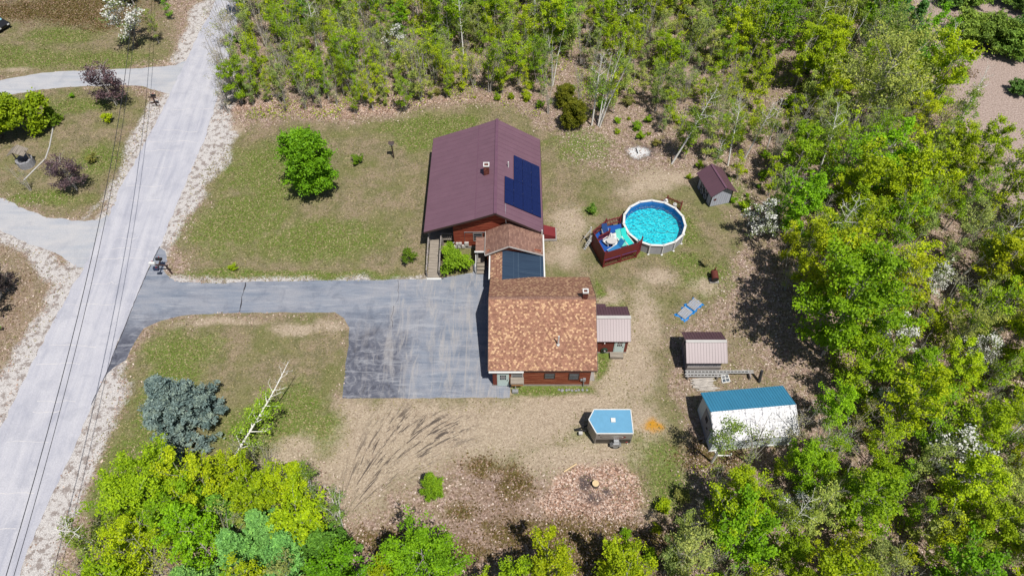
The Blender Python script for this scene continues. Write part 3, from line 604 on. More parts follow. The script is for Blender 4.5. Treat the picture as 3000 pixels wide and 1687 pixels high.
b = MB(); b.bar((-3.4, 41.5, 1.1), (-3.4, 42.6, 1.7), .07, .09).box(-3.44, -3.36, 41.45, 41.53, 0, 1.12).box(-3.44, -3.36, 42.55, 42.63, 0, 1.75).bar((-3.4, 41.5, .6), (-3.4, 42.6, 1.2), .04, .08); b.build('handrail', M['offwhite'], st)
# lean-to shed on the garage's right side
def ribbed(b, p0, p1, q0, q1, n, wd=.05, h=.035, m=0):   # ribs from eave p to ridge q
    p0, p1, q0, q1 = map(Vector, (p0, p1, q0, q1))
    for k in range(n+1):
        t = k/n; b.bar(p0.lerp(p1, t)+Vector((0, 0, h*.4)), q0.lerp(q1, t)+Vector((0, 0, h*.4)), wd, h, m)
le = thing('lean_to', (8.5, 32.7, 0), 'brown addition with ribbed metal roof and white door, right of the garage', 'shed')
b = MB(); b.box(6.53, 9.95, 32.7, 35.95, .12, 2.1); P5 = [(32.7, 2.101), (35.95, 2.101), (34.32, 2.95)]
b.hexa([(9.85, y, z) for y, z in P5], [(9.95, y, z) for y, z in P5]); b.box(6.53, 8.2, 35.951, 36.45, .12, 2.0); b.build('wall', M['redwall'], le)
b = MB(); b.box(6.54, 9.97, 32.66, 35.99, -.03, .118); b.build('foundation', M['concrete'], le)
b = MB(); q = [(6.98, 32.42, 2.2), (10.05, 32.42, 2.2), (10.1, 34.3, 3.1), (6.98, 34.3, 3.1)]; slab(b, q, .06)
slab(b, [(6.98, 34.302, 3.1), (10.1, 34.302, 3.1), (10.1, 36.05, 2.25), (6.98, 36.05, 2.25)], .06); slab(b, [(6.98, 36.052, 2.25), (8.25, 36.052, 2.25), (8.25, 36.5, 2.05), (6.98, 36.5, 2.05)], .05)
r2 = b.build('roof', M['purple2'], le)
b = MB(); ribbed(b, q[0], q[1], q[3], q[2], 13); ribbed(b, (6.98, 36.05, 2.25), (10.1, 36.05, 2.25), (6.98, 34.3, 3.1), (10.1, 34.3, 3.1), 13); b.build('roof_rib', M['purple2'], r2)
b = MB(); b.bar((6.98, 34.3, 3.14), (10.15, 34.3, 3.14), .3, .04); b.build('ridge_cap', M['offwhite'], r2)
door(le, 8.86, 9.62, 32.7, .12, 2.02)
b = MB(); b.tube([(7.9, 32.6, 1.85), (7.9, 32.5, 1.75)], .05); b.build('wall_lamp', M['white'], le)
b = MB(); b.box(8.5, 9.65, 32.05, 32.6, 0, .3); bs = b.build('door_step', M['deckwood'], None); tag(bs, 'grey wooden box step in front of the white door of the small addition', 'step')
hr = thing('garden_hose', (8.05, 32.55, 0), 'coiled dark green garden hose hanging on the wall left of the addition door', 'hose')
b = MB()
for k in range(4): b.tube([(8.0+math.cos(a_)*(.28-.02*k), 32.62-.03*k, .55+math.sin(a_)*(.33-.02*k)) for a_ in [i*math.pi/8 for i in range(17)]], .028, 6)
b.build('hose_coil', paint('green_hose', (.02, .05, .03, 1), .5), hr)
b = MB(); b.box(7.95, 8.1, 32.45, 32.68, .5, .6); b.build('hose_bracket', M['metal'], hr)
# --- generic shed
def shed(name, label, A, B_, depth, wall_h, ridge_h, wallm, roofm, ovh=.25, ribs=10, cap='offwhite', roofm2=None, ribh=.035):
    """A,B: front wall base corners; ridge parallel to AB; front faces away from depth direction"""
    A = Vector(A); B_ = Vector(B_); L = (B_-A).length; ang = math.atan2(B_.y-A.y, B_.x-A.x)
    t = thing(name, (A.x, A.y, 0), label, 'shed', None, ang)
    W_ = depth; b = MB(); b.box(0, L, 0, W_, .02, wall_h)
    P5 = [(0, wall_h+.001), (W_, wall_h+.001), (W_/2, ridge_h-.1)]
    for xa, xb in ((0, .08), (L-.08, L)): b.hexa([(xa, y, z) for y, z in P5], [(xb, y, z) for y, z in P5])
    b.build('wall', wallm, t, True)
    sl_ = (ridge_h-wall_h)/(W_/2); ze = wall_h+.04-sl_*ovh; zr_ = ridge_h; roofm2 = roofm2 or roofm
    b = MB(); q1_ = [(-ovh, -ovh, ze), (L+ovh, -ovh, ze), (L+ovh, W_/2, zr_), (-ovh, W_/2, zr_)]; slab(b, q1_, .05)
    q2_ = [(-ovh, W_/2+.002, zr_), (L+ovh, W_/2+.002, zr_), (L+ovh, W_+ovh, ze), (-ovh, W_+ovh, ze)]; slab(b, q2_, .05)
    r_ = b.build('roof', roofm, t, True)
    if ribs:
        b = MB(); ribbed(b, q1_[0], q1_[1], q1_[3], q1_[2], ribs, .04, ribh); ribbed(b, q2_[3], q2_[2], q2_[0], q2_[1], ribs, .04, ribh); b.build('roof_rib', roofm, r_, True)
    b = MB(); b.bar((-ovh-.01, W_/2, zr_+.03), (L+ovh+.01, W_/2, zr_+.03), .26, .03); b.build('ridge_cap', M[cap], r_, True)
    return t, L, W_, ze
bsd, L_, W_, ze = shed('storage_shed', 'grey board shed with ribbed brown metal roof and ladders lying in front', (14.85, 30.75), (17.65, 30.75), 2.55, 2.08, 2.86, M['greyvert'], M['purple2'], .3, 14)
for (yy, z0, z1) in ((.35, .95, 1.55), (1.75, 1.2, 1.75)):
    b = MB(); b.box(-.04, -.005, yy, yy+.5, z0, z1); wn = b.build('window', M['white'], bsd, True); b = MB(); b.box(-.05, -.042, yy+.06, yy+.44, z0+.06, z1-.06); b.build('pane', M['glass'], wn, True)
b = MB(); b.box(-.02, 2.82, -.06, -.004, .1, .95); b.build('front_board', M['greyboard'], bsd, True)
# NE shed: ridge runs away from the gable that faces the camera
A = Vector((20.22, 50.29)); Bq = Vector((22.37, 50.85)); ang = math.atan2(*(Bq-A).yx); 
t = thing('garden_shed', (A.x, A.y, 0), 'pale grey garden shed with purple metal roof and crossed double doors behind the pool', 'shed', None, ang)
L_ = (Bq-A).length; dp = 3.0
b = MB(); b.box(0, L_, 0, dp, .05, 1.9); P5 = [(0, 1.901), (L_, 1.901), (L_/2, 2.6)]
for ya, yb in ((0, .08), (dp-.08, dp)): b.hexa([(x, ya, z) for x, z in P5], [(x, yb, z) for x, z in P5])
M['bluegrey'] = siding('pale_blue_grey_siding', S(178, 184, 200), S(196, 200, 214), S(206, 210, 222), .25, False)
b.build('wall', M['bluegrey'], t, True)
b = MB(); o_ = .3; q1_ = [(-o_, -o_, 1.78), (L_/2, -o_, 2.7), (L_/2, dp+o_, 2.7), (-o_, dp+o_, 1.78)]; slab(b, q1_, .05)
q2_ = [(L_/2+.002, -o_, 2.7), (L_+o_, -o_, 1.78), (L_+o_, dp+o_, 1.78), (L_/2+.002, dp+o_, 2.7)]; slab(b, q2_, .05)
r_ = b.build('roof', M['purple2'], t, True)
b = MB(); ribbed(b, q1_[0], q1_[3], q1_[1], q1_[2], 12, .03, .03); ribbed(b, q2_[1], q2_[2], q2_[0], q2_[3], 12, .03, .03); b.bar((L_/2, -o_, 2.73), (L_/2, dp+o_, 2.73), .2, .03); b.build('roof_rib', M['purplecap'], r_, True)
for k in range(2):
    b = MB(); y0 = .75+k*.8; b.box(-.05, -.01, y0, y0+.76, .1, 1.7); dd = b.build('door', M['bluegrey'], t, True)
    b = MB()
    for (p0, p1) in (((y0, .1), (y0+.76, .9)), ((y0+.76, .1), (y0, .9)), ((y0, .9), (y0+.76, 1.7)), ((y0+.76, .9), (y0, 1.7)), ((y0, .1), (y0, 1.7)), ((y0+.76, .1), (y0+.76, 1.7)), ((y0, .9), (y0+.76, .9))): b.bar((-.07, p0[0], p0[1]), (-.07, p1[0], p1[1]), .07, .03)
    b.build('door_brace', M['black'], dd, True)
b = MB(); b.poly([(.45+.2*math.cos(a_)*(1 if i % 2 else .55), -.03, .95+.2*math.sin(a_)*(1 if i % 2 else .55)) for i, a_ in enumerate([k*math.pi/5 for k in range(10)])]).poly([(.45+.2*math.cos(a_)*(1 if i % 2 else .55), -.012, .95+.2*math.sin(a_)*(1 if i % 2 else .55)) for i, a_ in enumerate([k*math.pi/5 for k in range(10)])]); b.build('wall_ornament', M['rust'], t, True)
for (x, y) in ((0, 0), (L_, 0), (0, dp), (L_, dp)): b = MB(); b.box(x-.04, x+.04, y-.04, y+.04, .04, 1.86); b.build('corner_trim', M['black'], t, True)
# barn (large white shed; sky reflection and sun glare painted into its roof slopes)
M['skytintroof'] = metalroof('sky_tinted_metal_roof', S(72, 152, 190), .45, .4, .1)  # back slope: blue of the reflected sky put into the metal colour
def worn():
    m = N('worn_glare_white_roof'); v = m.pos(src='uv'); n = m.noise(v, 6, 4, .7); n2 = m.noise(m.pos((3, .35, 1), src='uv'), 1, 4, .6)
    k = m.math('ADD', n, m.math('MULTIPLY', n2, .6)); c = m.ramp(k, [(.68, S(150, 150, 158)), (.76, S(226, 226, 228)), (1, S(240, 240, 240))]); return m.fin(c, .5, .4)  # front slope: white of the sun glare is in the colour, plus worn marks
M['wornglare'] = worn()
M['whitewall'] = siding('white_corrugated_wall', S(212, 230, 236), S(236, 246, 248), S(244, 248, 250), .15, False)
A = Vector((15.64, 23.5)); Bq = Vector((22.1, 24.12)); ang = math.atan2(*(Bq-A).yx); L_ = (Bq-A).length; W_ = 3.65
bn = thing('barn', (A.x, A.y, 0), 'large white outbuilding with sky reflection painted blue on the back roof slope and sun glare painted white on the worn front slope', 'shed', None, ang)
b = MB(); b.box(0, L_, 0, W_, .05, 2.05); P5 = [(0, 2.051), (W_, 2.051), (W_, 2.4), (1.75, 3.22), (0, 2.15)]
for xa, xb in ((0, .08), (L_-.08, L_)): b.hexa([(xa, y, z) for y, z in P5], [(xb, y, z) for y, z in P5])
b.build('wall', M['whitewall'], bn, True)
b = MB(); slab(b, [(-.15, -.25, 2.15), (L_+.15, -.25, 2.15), (L_+.15, 1.75, 3.35), (-.15, 1.75, 3.35)], .06); fr = b.build('roof', M['wornglare'], bn, True); fr['label'] = 'worn front slope with sun glare painted white'
b = MB(); slab(b, [(-.15, 1.753, 3.35), (L_+.15, 1.753, 3.35), (L_+.15, 3.98, 2.38), (-.15, 3.98, 2.38)], .06); br = b.build('roof', M['skytintroof'], bn, True); br['label'] = 'back slope with sky reflection painted blue'
b = MB(); ribbed(b, (-.1, 3.98, 2.38), (L_+.1, 3.98, 2.38), (-.1, 1.75, 3.35), (L_+.1, 1.75, 3.35), 30, .03, .03); b.build('roof_rib', M['skytintroof'], br, True)
b = MB(); ribbed(b, (-.1, -.25, 2.15), (L_+.1, -.25, 2.15), (-.1, 1.75, 3.35), (L_+.1, 1.75, 3.35), 30, .03, .03); b.build('roof_rib', M['wornglare'], fr, True)
b = MB(); b.box(-.05, -.012, .9, 2.6, .1, 2.35); dd = b.build('door', paint('grey_door', S(165, 165, 172), .7), bn, True)
b = MB(); b.box(-.07, -.052, 1.7, 2.15, 1.45, 2.0); b.build('pane', M['glass'], dd, True); b = MB(); b.box(-.09, -.052, 1.35, 1.5, 1.1, 1.3); b.build('door_handle', M['black'], dd, True)
b = MB(); b.box(3.3, 4.0, -.05, -.01, 1.25, 1.85); wn = b.build('window', M['black'], bn, True); b = MB(); b.box(3.36, 3.94, -.06, -.052, 1.31, 1.79); b.build('pane', M['glass'], wn, True)
b = MB(); b.box(-.06, L_+.05, -.06, -.003, .0, .16); b.build('base_trim', M['white'], bn, True)
b = MB(); b.tube([(16.09, 23.42, .12), (16.17, 23.12, .1), (17.3, 23.12, .1), (17.36, 23.3, .1)], .06); tag(b.build('drain_pipe', M['white']), 'white bent drain pipe on the ground in front of the white outbuilding', 'pipe')
# ---------------------------------------------------------------- ladders, frame, logs, post
ld = thing('ladder', (14.7, 30.45, 0), 'upper long aluminium extension ladder lying in front of the grey shed', 'ladder')
def ladder(t, x0, x1, y0, z, n, gap=.36):
    b = MB(); b.box(x0, x1, y0, y0+.05, z, z+.1).box(x0, x1, y0+gap, y0+gap+.05, z, z+.1); b.build('rail', M['ladder'], t)
    b = MB()
    for k in range(n): x = x0+.15+(x1-x0-.3)*k/(n-1); b.box(x-.02, x+.02, y0+.05, y0+gap, z+.03, z+.07)
    b.build('rung', M['ladder'], t)
ladder(ld, 14.7, 20.5, 30.33, .5, 19, .2); 
ld2 = thing('ladder', (14.7, 30.0, 0), 'lower white wooden ladder lying nearest the log pile before the grey shed', 'ladder'); ladder(ld2, 14.65, 17.9, 30.02, .45, 11, .2)
b = MB()
for x in (14.9, 17.4, 20.2): b.box(x-.06, x+.06, 29.98, 30.6, 0, .447)
tag(b.build('ladder_trestles', M['greyboard']), 'low wooden trestles carrying the ladders beside the grey shed', 'trestle')
wf = thing('window_frame', (18.1, 30.0, 0), 'old white window sash lying on the grass by the ladders', 'window frame')
b = MB(); F_ = [(17.82, 29.66), (18.5, 29.8), (18.42, 30.5), (17.86, 30.4)]
for i in range(4): b.obox(F_[i], F_[(i+1) % 4], .07, .03, .1)
mid = lambda a, c, t=.5: (a[0]+(c[0]-a[0])*t, a[1]+(c[1]-a[1])*t)
b.obox(mid(F_[0], F_[3]), mid(F_[1], F_[2]), .05, .03, .09).obox(mid(F_[0], F_[1]), mid(F_[3], F_[2]), .05, .035, .085); b.build('sash', M['white'], wf)
b = MB(); b.poly([(*p, .05) for p in F_]).poly([(*p, .045) for p in F_]); b.build('pane', M['greyglass'], wf)
r = random.Random(3)
lgm = MB(); lgm.tube([(-.85, 0, 0), (-.3, .02, .01), (.3, -.01, 0), (.85, .01, 0)], [.05, .055, .05, .045], 7); lg0 = None
for k in range(20):
    row = k % 10; lay = k//10; y = 28.95+row*.115+lay*.05
    if lg0 is None: o = lg0 = lgm.build('log', M['barklight'])
    else: o = lg0.copy(); C.objects.link(o)
    o.location = (16.1+r.uniform(-.15, .25)+(.25 if row < 3 else 0), y, .06+lay*.1); o.rotation_euler = (0, 0, r.uniform(-.09, .09)); s_ = r.uniform(.8, 1.15); o.scale = (s_, 1, 1)
    tag(o, 'thin pale grey log in the small stack between the shed and the white outbuilding', 'log', 'logs stacked behind the white outbuilding')
b = MB(); b.tube([(20.95, 29.8, 0), (20.9, 30.1, 1.35)], [.14, .12], 10); tag(b.build('post', paint('dark_post', S(62, 62, 66), .8)), 'short dark leaning post at the right end of the ladders', 'post')
for k, (x, y) in enumerate(((15.3, 30.0-.15), (15.55, 29.85), (15.9, 29.8))):
    b = MB(); b.obox((x, y), (x+.3, y-.25), .12, .02, .06); tag(b.build('board', M['deckwood']), 'short scrap board on the ground between ladders and logs', 'board', 'scrap boards by the ladders')
# ---------------------------------------------------------------- pool
PCX, PCY, PR, PZ = 14.0, 46.93, 3.02, 1.3
pl = thing('swimming_pool', (PCX, PCY, 0), 'round above-ground pool with white rim and turquoise water', 'pool')
NS = 15; an0 = math.atan2(43.94-PCY, 13.24-PCX); AN = [an0+2*math.pi*k/NS for k in range(NS)]
def ring(r1, r2, z0, z1, name, mat):
    b = MB()
    for k in range(NS):
        a0, a1 = AN[k], AN[(k+1) % NS]
        P_ = lambda r, a, z: (PCX+r*math.cos(a), PCY+r*math.sin(a), z)
        q = [P_(r1, a0, 0), P_(r2, a0, 0), P_(r2, a1, 0), P_(r1, a1, 0)]
        b.hexa([(x, y, z0) for x, y, _ in q], [(x, y, z1) for x, y, _ in q])
    return b.build(name, mat, pl)
M['poolwall'] = paint('pool_wall_panel', S(178, 178, 184), .5, .15)
M['liner'] = paint('blue_liner', S(18, 112, 190), .6, .1)
ring(PR-.04, PR, 0, PZ-.03, 'pool_wall', M['poolwall']); ring(PR-.07, PR-.045, .05, PZ-.03, 'pool_liner', M['liner'])
ring(PR-.1, PR+.12, PZ-.028, PZ+.03, 'rim', M['white'])
for k in range(NS):
    a_ = AN[k]; c_, s_ = math.cos(a_), math.sin(a_)
    b = MB(); b.obox((PCX+(PR-.12)*c_, PCY+(PR-.12)*s_), (PCX+(PR+.15)*c_, PCY+(PR+.15)*s_), .14, PZ+.032, PZ+.05); b.build('rim_joint', M['offwhite'], pl)
    b = MB(); b.bar((PCX+(PR+.06)*c_, PCY+(PR+.06)*s_, 0), (PCX+(PR+.06)*c_, PCY+(PR+.06)*s_, PZ-.03), .09, .09); b.obox((PCX+(PR+.0)*c_, PCY+(PR+.0)*s_), (PCX+(PR+.2)*c_, PCY+(PR+.2)*s_), .18, 0, .08); b.build('upright', M['white'], pl)
m = N('pool_floor_caustics'); P = m.pos(); 
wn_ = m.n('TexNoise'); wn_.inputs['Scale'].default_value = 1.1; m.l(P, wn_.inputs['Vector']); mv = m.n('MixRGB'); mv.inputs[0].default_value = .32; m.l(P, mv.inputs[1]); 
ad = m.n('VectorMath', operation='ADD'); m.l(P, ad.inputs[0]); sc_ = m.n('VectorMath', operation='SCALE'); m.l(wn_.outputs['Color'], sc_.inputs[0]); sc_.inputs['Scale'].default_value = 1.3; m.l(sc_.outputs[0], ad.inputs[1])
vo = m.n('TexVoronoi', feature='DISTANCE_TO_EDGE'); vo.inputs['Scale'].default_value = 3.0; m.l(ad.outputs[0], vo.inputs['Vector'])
m.fin(m.ramp(vo.outputs['Distance'], [(.0, (.22, .72, .74, 1)), (.05, (.05, .58, .63, 1)), (.2, (.012, .45, .53, 1)), (.5, (.006, .34, .44, 1))]), .7, .2)  # pale web is caustic light painted into the floor colour
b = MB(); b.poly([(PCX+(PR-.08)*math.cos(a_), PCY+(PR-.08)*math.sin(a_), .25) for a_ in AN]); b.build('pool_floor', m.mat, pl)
m = N('water'); fr_ = m.n('Fresnel'); fr_.inputs[0].default_value = 1.33; tr = m.n('BsdfTransparent'); tr.inputs[0].default_value = (.62, .95, .97, 1); gl = m.n('BsdfGlossy'); gl.inputs['Roughness'].default_value = .03
bp = m.n('Bump'); bp.inputs['Strength'].default_value = .5; bp.inputs['Distance'].default_value = .08
vv = m.n('TexVoronoi', feature='SMOOTH_F1'); vv.inputs['Scale'].default_value = 2.6; m.l(m.pos(), vv.inputs['Vector']); m.l(m.math('ADD', vv.outputs['Distance'], m.noise(m.pos(), 5, 2)), bp.inputs['Height']); m.l(bp.outputs[0], gl.inputs['Normal']); m.l(bp.outputs[0], fr_.inputs['Normal'])
mx = m.n('MixShader'); m.l(fr_.outputs[0], mx.inputs[0]); m.l(tr.outputs[0], mx.inputs[1]); m.l(gl.outputs[0], mx.inputs[2]); m.l(mx.outputs[0], m.out.inputs[0])
b = MB(); b.poly([(PCX+(PR-.08)*math.cos(a_), PCY+(PR-.08)*math.sin(a_), .98) for a_ in AN]); b.build('water', m.mat, pl)
# skimmer/pump and small fence behind the pool
b = MB(); b.box(15.35, 15.75, 49.75, 50.1, 0, 1.25).tube([(15.55, 49.9, 1.25), (15.55, 49.9, 1.5)], .12); tag(b.build('pool_filter', M['white']), 'white pool filter unit between the far pool rim and the small red picket fence', 'filter')
b = MB(); b.tube([(16.35, 49.35, 0), (16.35, 49.35, 1.4)], .2, 12).tube([(16.35, 49.35, 1.4), (16.35, 49.35, 1.5)], .1, 12); tag(b.build('pump_tank', M['offwhite']), 'white round pump tank in the corner of the small red picket fence behind the pool', 'tank')
def pickets(b, a, c, z0, z1, sp=.17, w_=.06, posts=True, rails=(.12, .8)):
    a = Vector(a); c = Vector(c); L = (c-a).length; n = max(2, int(L/sp)); d = (c-a)/L
    for k in range(n+1):
        p = a+d*L*k/n; b.obox(p-d*w_/2, p+d*w_/2, .03, z0, z1)
    for r_ in rails: zz_ = z0+(z1-z0)*r_; b.bar((a.x, a.y, zz_), (c.x, c.y, zz_), .07, .08)
def post(b, p, z1, w_=.11): b.box(p[0]-w_/2, p[0]+w_/2, p[1]-w_/2, p[1]+w_/2, 0, z1)
pf = thing('picket_fence', (16.1, 50.3, 0), 'short dark red picket fence around the pump behind the pool', 'fence')
f1, f2, f3, f4 = (15.1, 49.95), (15.85, 50.6), (17.15, 49.75), (16.85, 48.9)
b = MB(); pickets(b, f1, f2, .15, 1.25); pickets(b, f2, f3, .15, 1.25, .15); pickets(b, f3, f4, .15, 1.25); b.build('picket_panel', M['deckred'], pf)
for p in (f1, f2, f3, f4): b = MB(); post(b, p, 1.35); b.build('fence_post', M['deckred'], pf)
# pool deck
dk = thing('pool_deck', (9.9, 44.6, 0), 'raised deck beside the pool, walled in dark red panels and pickets with blue carpet', 'deck')
DF = 1.15; d0 = (8.72, 42.3); d1 = (12.0, 43.55); d2 = (11.2, 45.25); d3 = (10.75, 46.9); d4 = (9.15, 46.5); d5 = (7.75, 45.1); d6 = (7.9, 44.75)
b = MB(); poly = [d0, d1, (12.15, 43.9), (11.45, 44.6), (10.95, 45.5), (10.72, 46.6), d3, d4, d5]; b.hexa([(x, y, DF-.12) for x, y in poly], [(x, y, DF) for x, y in poly]); b.build('deck_floor', M['bluemat'], dk)
b = MB(); b.obox(d0, d1, .05, DF, DF+.95); 
n_ = 30
for k in range(n_): t_ = (k+.5)/n_; p = (d0[0]+(d1[0]-d0[0])*t_, d0[1]+(d1[1]-d0[1])*t_); b.obox((p[0]-.035, p[1]-.013), (p[0]+.035, p[1]+.013), .04, DF+.951, DF+1.05)
b.build('privacy_panel', M['deckredwall'], dk)
b = MB(); b.obox((d0[0]-.02, d0[1]+.03), d5, .05, .1, DF+.95); b.build('privacy_panel', M['deckredwall'], dk)
b = MB(); pickets(b, d0, d1, .12, DF-.13, .13, .045, rails=(.03, .97)); 
for k in range(0): pass
b.build('skirt_pickets', M['deckred'], dk)
b = MB(); pickets(b, d5, d4, DF+.1, DF+1.0, .16); b.build('picket_panel', M['deckred'], dk)
b = MB(); pickets(b, d4, (10.6, 47.0), DF+.1, DF+1.0, .16); b.build('picket_panel', M['deckred'], dk)
b = MB(); pickets(b, (8.3, 44.55), (9.35, 45.2), DF+.1, DF+.9, .15); b.build('gate', M['deckred'], dk)
b = MB(); pickets(b, (12.05, 43.6), (12.4, 44.15), .1, DF+1.2, .15); b.build('picket_panel', M['deckred'], dk)
for p in (d0, (10.4, 42.95), d1, d4, (10.62, 46.98), (9.38, 45.22), (12.4, 44.2)): b = MB(); post(b, p, DF+1.15 if p != (10.4, 42.95) else DF); b.build('deck_post', M['deckred'], dk)
b = MB()
for k in range(5): b.obox((7.75-.0-.12*k, 45.1-.05*k), (7.55-.12*k, 44.75-.05*k), .2, DF-.25-k*.22, DF-.22-k*.22)
b.bar((7.6, 45.45, DF+.8), (7.0, 45.2, .9), .05, .06).bar((7.65, 44.7, DF+.75), (7.1, 44.4, .85), .05, .06)
for k in range(6): x_ = 7.65-k*.1; z_ = DF+.75-k*.19; b.bar((x_, 44.7-k*.05, z_), (x_, 44.7-k*.05, max(.02, z_-.9)), .03, .03)
b.bar((7.6, 45.45, 0), (7.6, 45.45, DF+1.1), .1, .1); b.build('deck_stairs', M['white'], dk)
def chair(x, y, z, rz, mat, label, lounge=True, frame='white', group=None):
    t = thing('lounge_chair' if lounge else 'chair', (x, y, z), label, 'lounge chair' if lounge else 'chair', group, rz)
    L = 1.25 if lounge else .5
    b = MB(); b.box(-.27, .27, 0, L, .3, .34); b.build('seat', mat, t, True)
    b = MB(); b.hexa([(-.27, L, .34), (.27, L, .34), (.27, L+.05, .34), (-.27, L+.05, .34)], [(-.27, L+.4, .95), (.27, L+.4, .95), (.27, L+.45, .93), (-.27, L+.45, .93)]); b.build('backrest', mat, t, True)
    b = MB(); b.bar((-.31, 0, .32), (-.31, L, .32), .05, .05).bar((.31, 0, .32), (.31, L, .32), .05, .05); b.build('frame', M[frame], t, True)
    for sx, yy in ((-.3, .1), (.3, .1), (-.3, L-.1), (.3, L-.1)): b = MB(); b.bar((sx, yy, 0), (sx, yy, .3), .05, .05); b.build('leg', M[frame], t, True)
    if not lounge:
        for sx in (-.33, .33): b = MB(); b.bar((sx, 0, .55), (sx, L+.1, .58), .07, .04).bar((sx, .02, .3), (sx, .02, .55), .05, .05); b.build('armrest', M[frame], t, True)
    return t
chair(10.72, 43.75, DF, .35, M['teal'], 'pale teal sun lounger on the pool deck, left of the turquoise one')
chair(11.38, 43.95, DF, .45, M['teal2'], 'bright turquoise sun lounger on the pool deck nearest the pool')
chair(8.9, 44.1, DF, -.9, M['white'], 'white plastic armchair in the left corner of the pool deck', False)
chair(9.95, 43.9, DF, .3, M['white'], 'white plastic armchair beside the pale teal lounger on the deck', False)
chair(9.1, 45.15, DF, .2, paint('dark_blue_sling', S(30, 70, 130), .8), 'dark blue sling chair behind the gate on the pool deck', False, 'metal')
tb = thing('table', (9.5, 44.1, DF), 'rounded white plastic table with blotched top on the pool deck', 'table')
b = MB(); b.hexa([(math.cos(a_)*.5, math.sin(a_)*.38, .62) for a_ in [k*math.pi/8 for k in range(16)]], [(math.cos(a_)*.5, math.sin(a_)*.38, .66) for a_ in [k*math.pi/8 for k in range(16)]]); b.build('tabletop', M['offwhite'], tb, True)
for sx, sy in ((-.3, -.2), (.3, -.2), (-.3, .2), (.3, .2)): b = MB(); b.bar((sx, sy, 0), (sx, sy, .62), .06, .06); b.build('leg', M['white'], tb, True)
chair(9.2, 42.95, DF, -.9, paint('blue_stripe_sling', S(40, 130, 190), .8), 'blue sling lounger along the front panel of the pool deck', True)
# ---------------------------------------------------------------- barrel grill, tarp
bg = thing('barrel_grill', (19.0, 40.7, 0), 'rusty barrel burner on a concrete block beside the woods', 'barrel')
b = MB(); b.box(18.6, 19.45, 40.35, 40.95, 0, .12); b.build('slab', M['concrete'], bg)
b = MB(); b.tube([(19.0, 40.35, .62), (19.0, 41.25, .72)], .32, 16); b.build('drum', M['rust'], bg)
b = MB(); b.tube([(19.0, 40.33, .62), (19.0, 40.30, .62)], .27, 16); b.build('drum_lid', M['black'], bg)
b = MB(); b.tube([(19.0, 41.15, 1.0), (19.0, 41.15, 1.35)], .07); b.build('flue', M['rust'], bg)
for sx in (-.25, .25):
    for yy in (40.5, 41.1): b = MB(); b.bar((19+sx*1.3, yy, .1), (19+sx*.8, yy, .5), .04, .04); b.build('leg', M['black'], bg)
tq = [Vector(p) for p in ((16.8, 38.75), (17.62, 37.9), (15.6, 35.95), (14.75, 36.75))]
b = MB(); r = random.Random(4); edgep = ragged([tuple(p) for p in tq], .14, 9, .18); cc = sum(tq, Vector((0, 0)))/4
ep = [(p.x, p.y, .02) for p in edgep]
for i in range(len(ep)):
    a_, c_ = ep[i], ep[(i+1) % len(ep)]; m1 = (a_[0]*.85+cc.x*.15, a_[1]*.85+cc.y*.15, .05+.05*((i*7) % 3)); m2 = (c_[0]*.85+cc.x*.15, c_[1]*.85+cc.y*.15, .05+.05*(((i+1) % len(ep)*7) % 3))
    b.poly([a_, c_, m2, m1]).poly([m1, m2, (cc.x, cc.y, .06)])
tag(b.build('tarp', M['tarp']), 'crumpled bright blue tarp spread on the ground under two slatted panels', 'tarp')
dtq = (tq[0]-tq[3]).normalized()
for k, (tt, lb) in enumerate(((.25, 'white slatted panel on the blue tarp, the one nearer the camera'), (.74, 'white slatted panel on the blue tarp, the one nearer the barrel burner'))):
    c = (tq[3].lerp(tq[0], tt)+tq[2].lerp(tq[1], tt))/2; ang = math.atan2(dtq.y, dtq.x)
    t = thing('slatted_panel', (c.x, c.y, .17), lb, 'panel', 'slatted panels on the tarp', ang)
    b = MB()
    for q in range(9): y = -.42+q*.1; b.box(-.58, .58, y-.028, y+.028, .03, .06)
    b.build('slats', M['offwhite'], t, True)
    b = MB(); b.box(-.5, -.42, -.45, .45, 0, .028).box(.42, .5, -.45, .45, 0, .028); b.build('crosspiece', M['black'], t, True)
# ---------------------------------------------------------------- trailer
tl_ = thing('cargo_trailer', (8.0, 25.0, 0), 'small v-nosed cargo trailer with flat roof coloured by blue sky reflection and grey and black sides', 'trailer')
M['trside'] = paint('trailer_grey_side', S(152, 146, 142), .4, .06); M['trskytint'] = paint('trailer_sky_tinted_roof', S(112, 172, 208), .45, .1)  # roof colour carries the blue of the reflected sky
FP = [(6.55, 24.02), (9.4, 24.02), (9.4, 26.08), (6.5, 26.08), (6.02, 25.2)]
b = MB(); b.hexa([(x, y, .42) for x, y in FP], [(x, y, 2.1) for x, y in FP]); b.build('body', M['trside'], tl_)
b = MB(); b.hexa([(x, y, 2.102) for x, y in FP], [(x, y, 2.14) for x, y in FP]); b.build('roof', M['trskytint'], tl_)
b = MB()
for i in range(5): a_, c_ = FP[i], FP[(i+1) % 5]; b.bar((*a_, 2.11), (*c_, 2.11), .07, .1)
b.build('roof_trim', M['white'], tl_)
b = MB(); b.box(7.75, 8.1, 24.95, 25.3, 2.142, 2.24); b.build('roof_vent', M['white'], tl_)
b = MB(); b.box(6.62, 9.34, 24.005, 24.018, .5, 1.1); b.build('lower_panel', paint('black_panel', (.03, .028, .027, 1), .35), tl_)
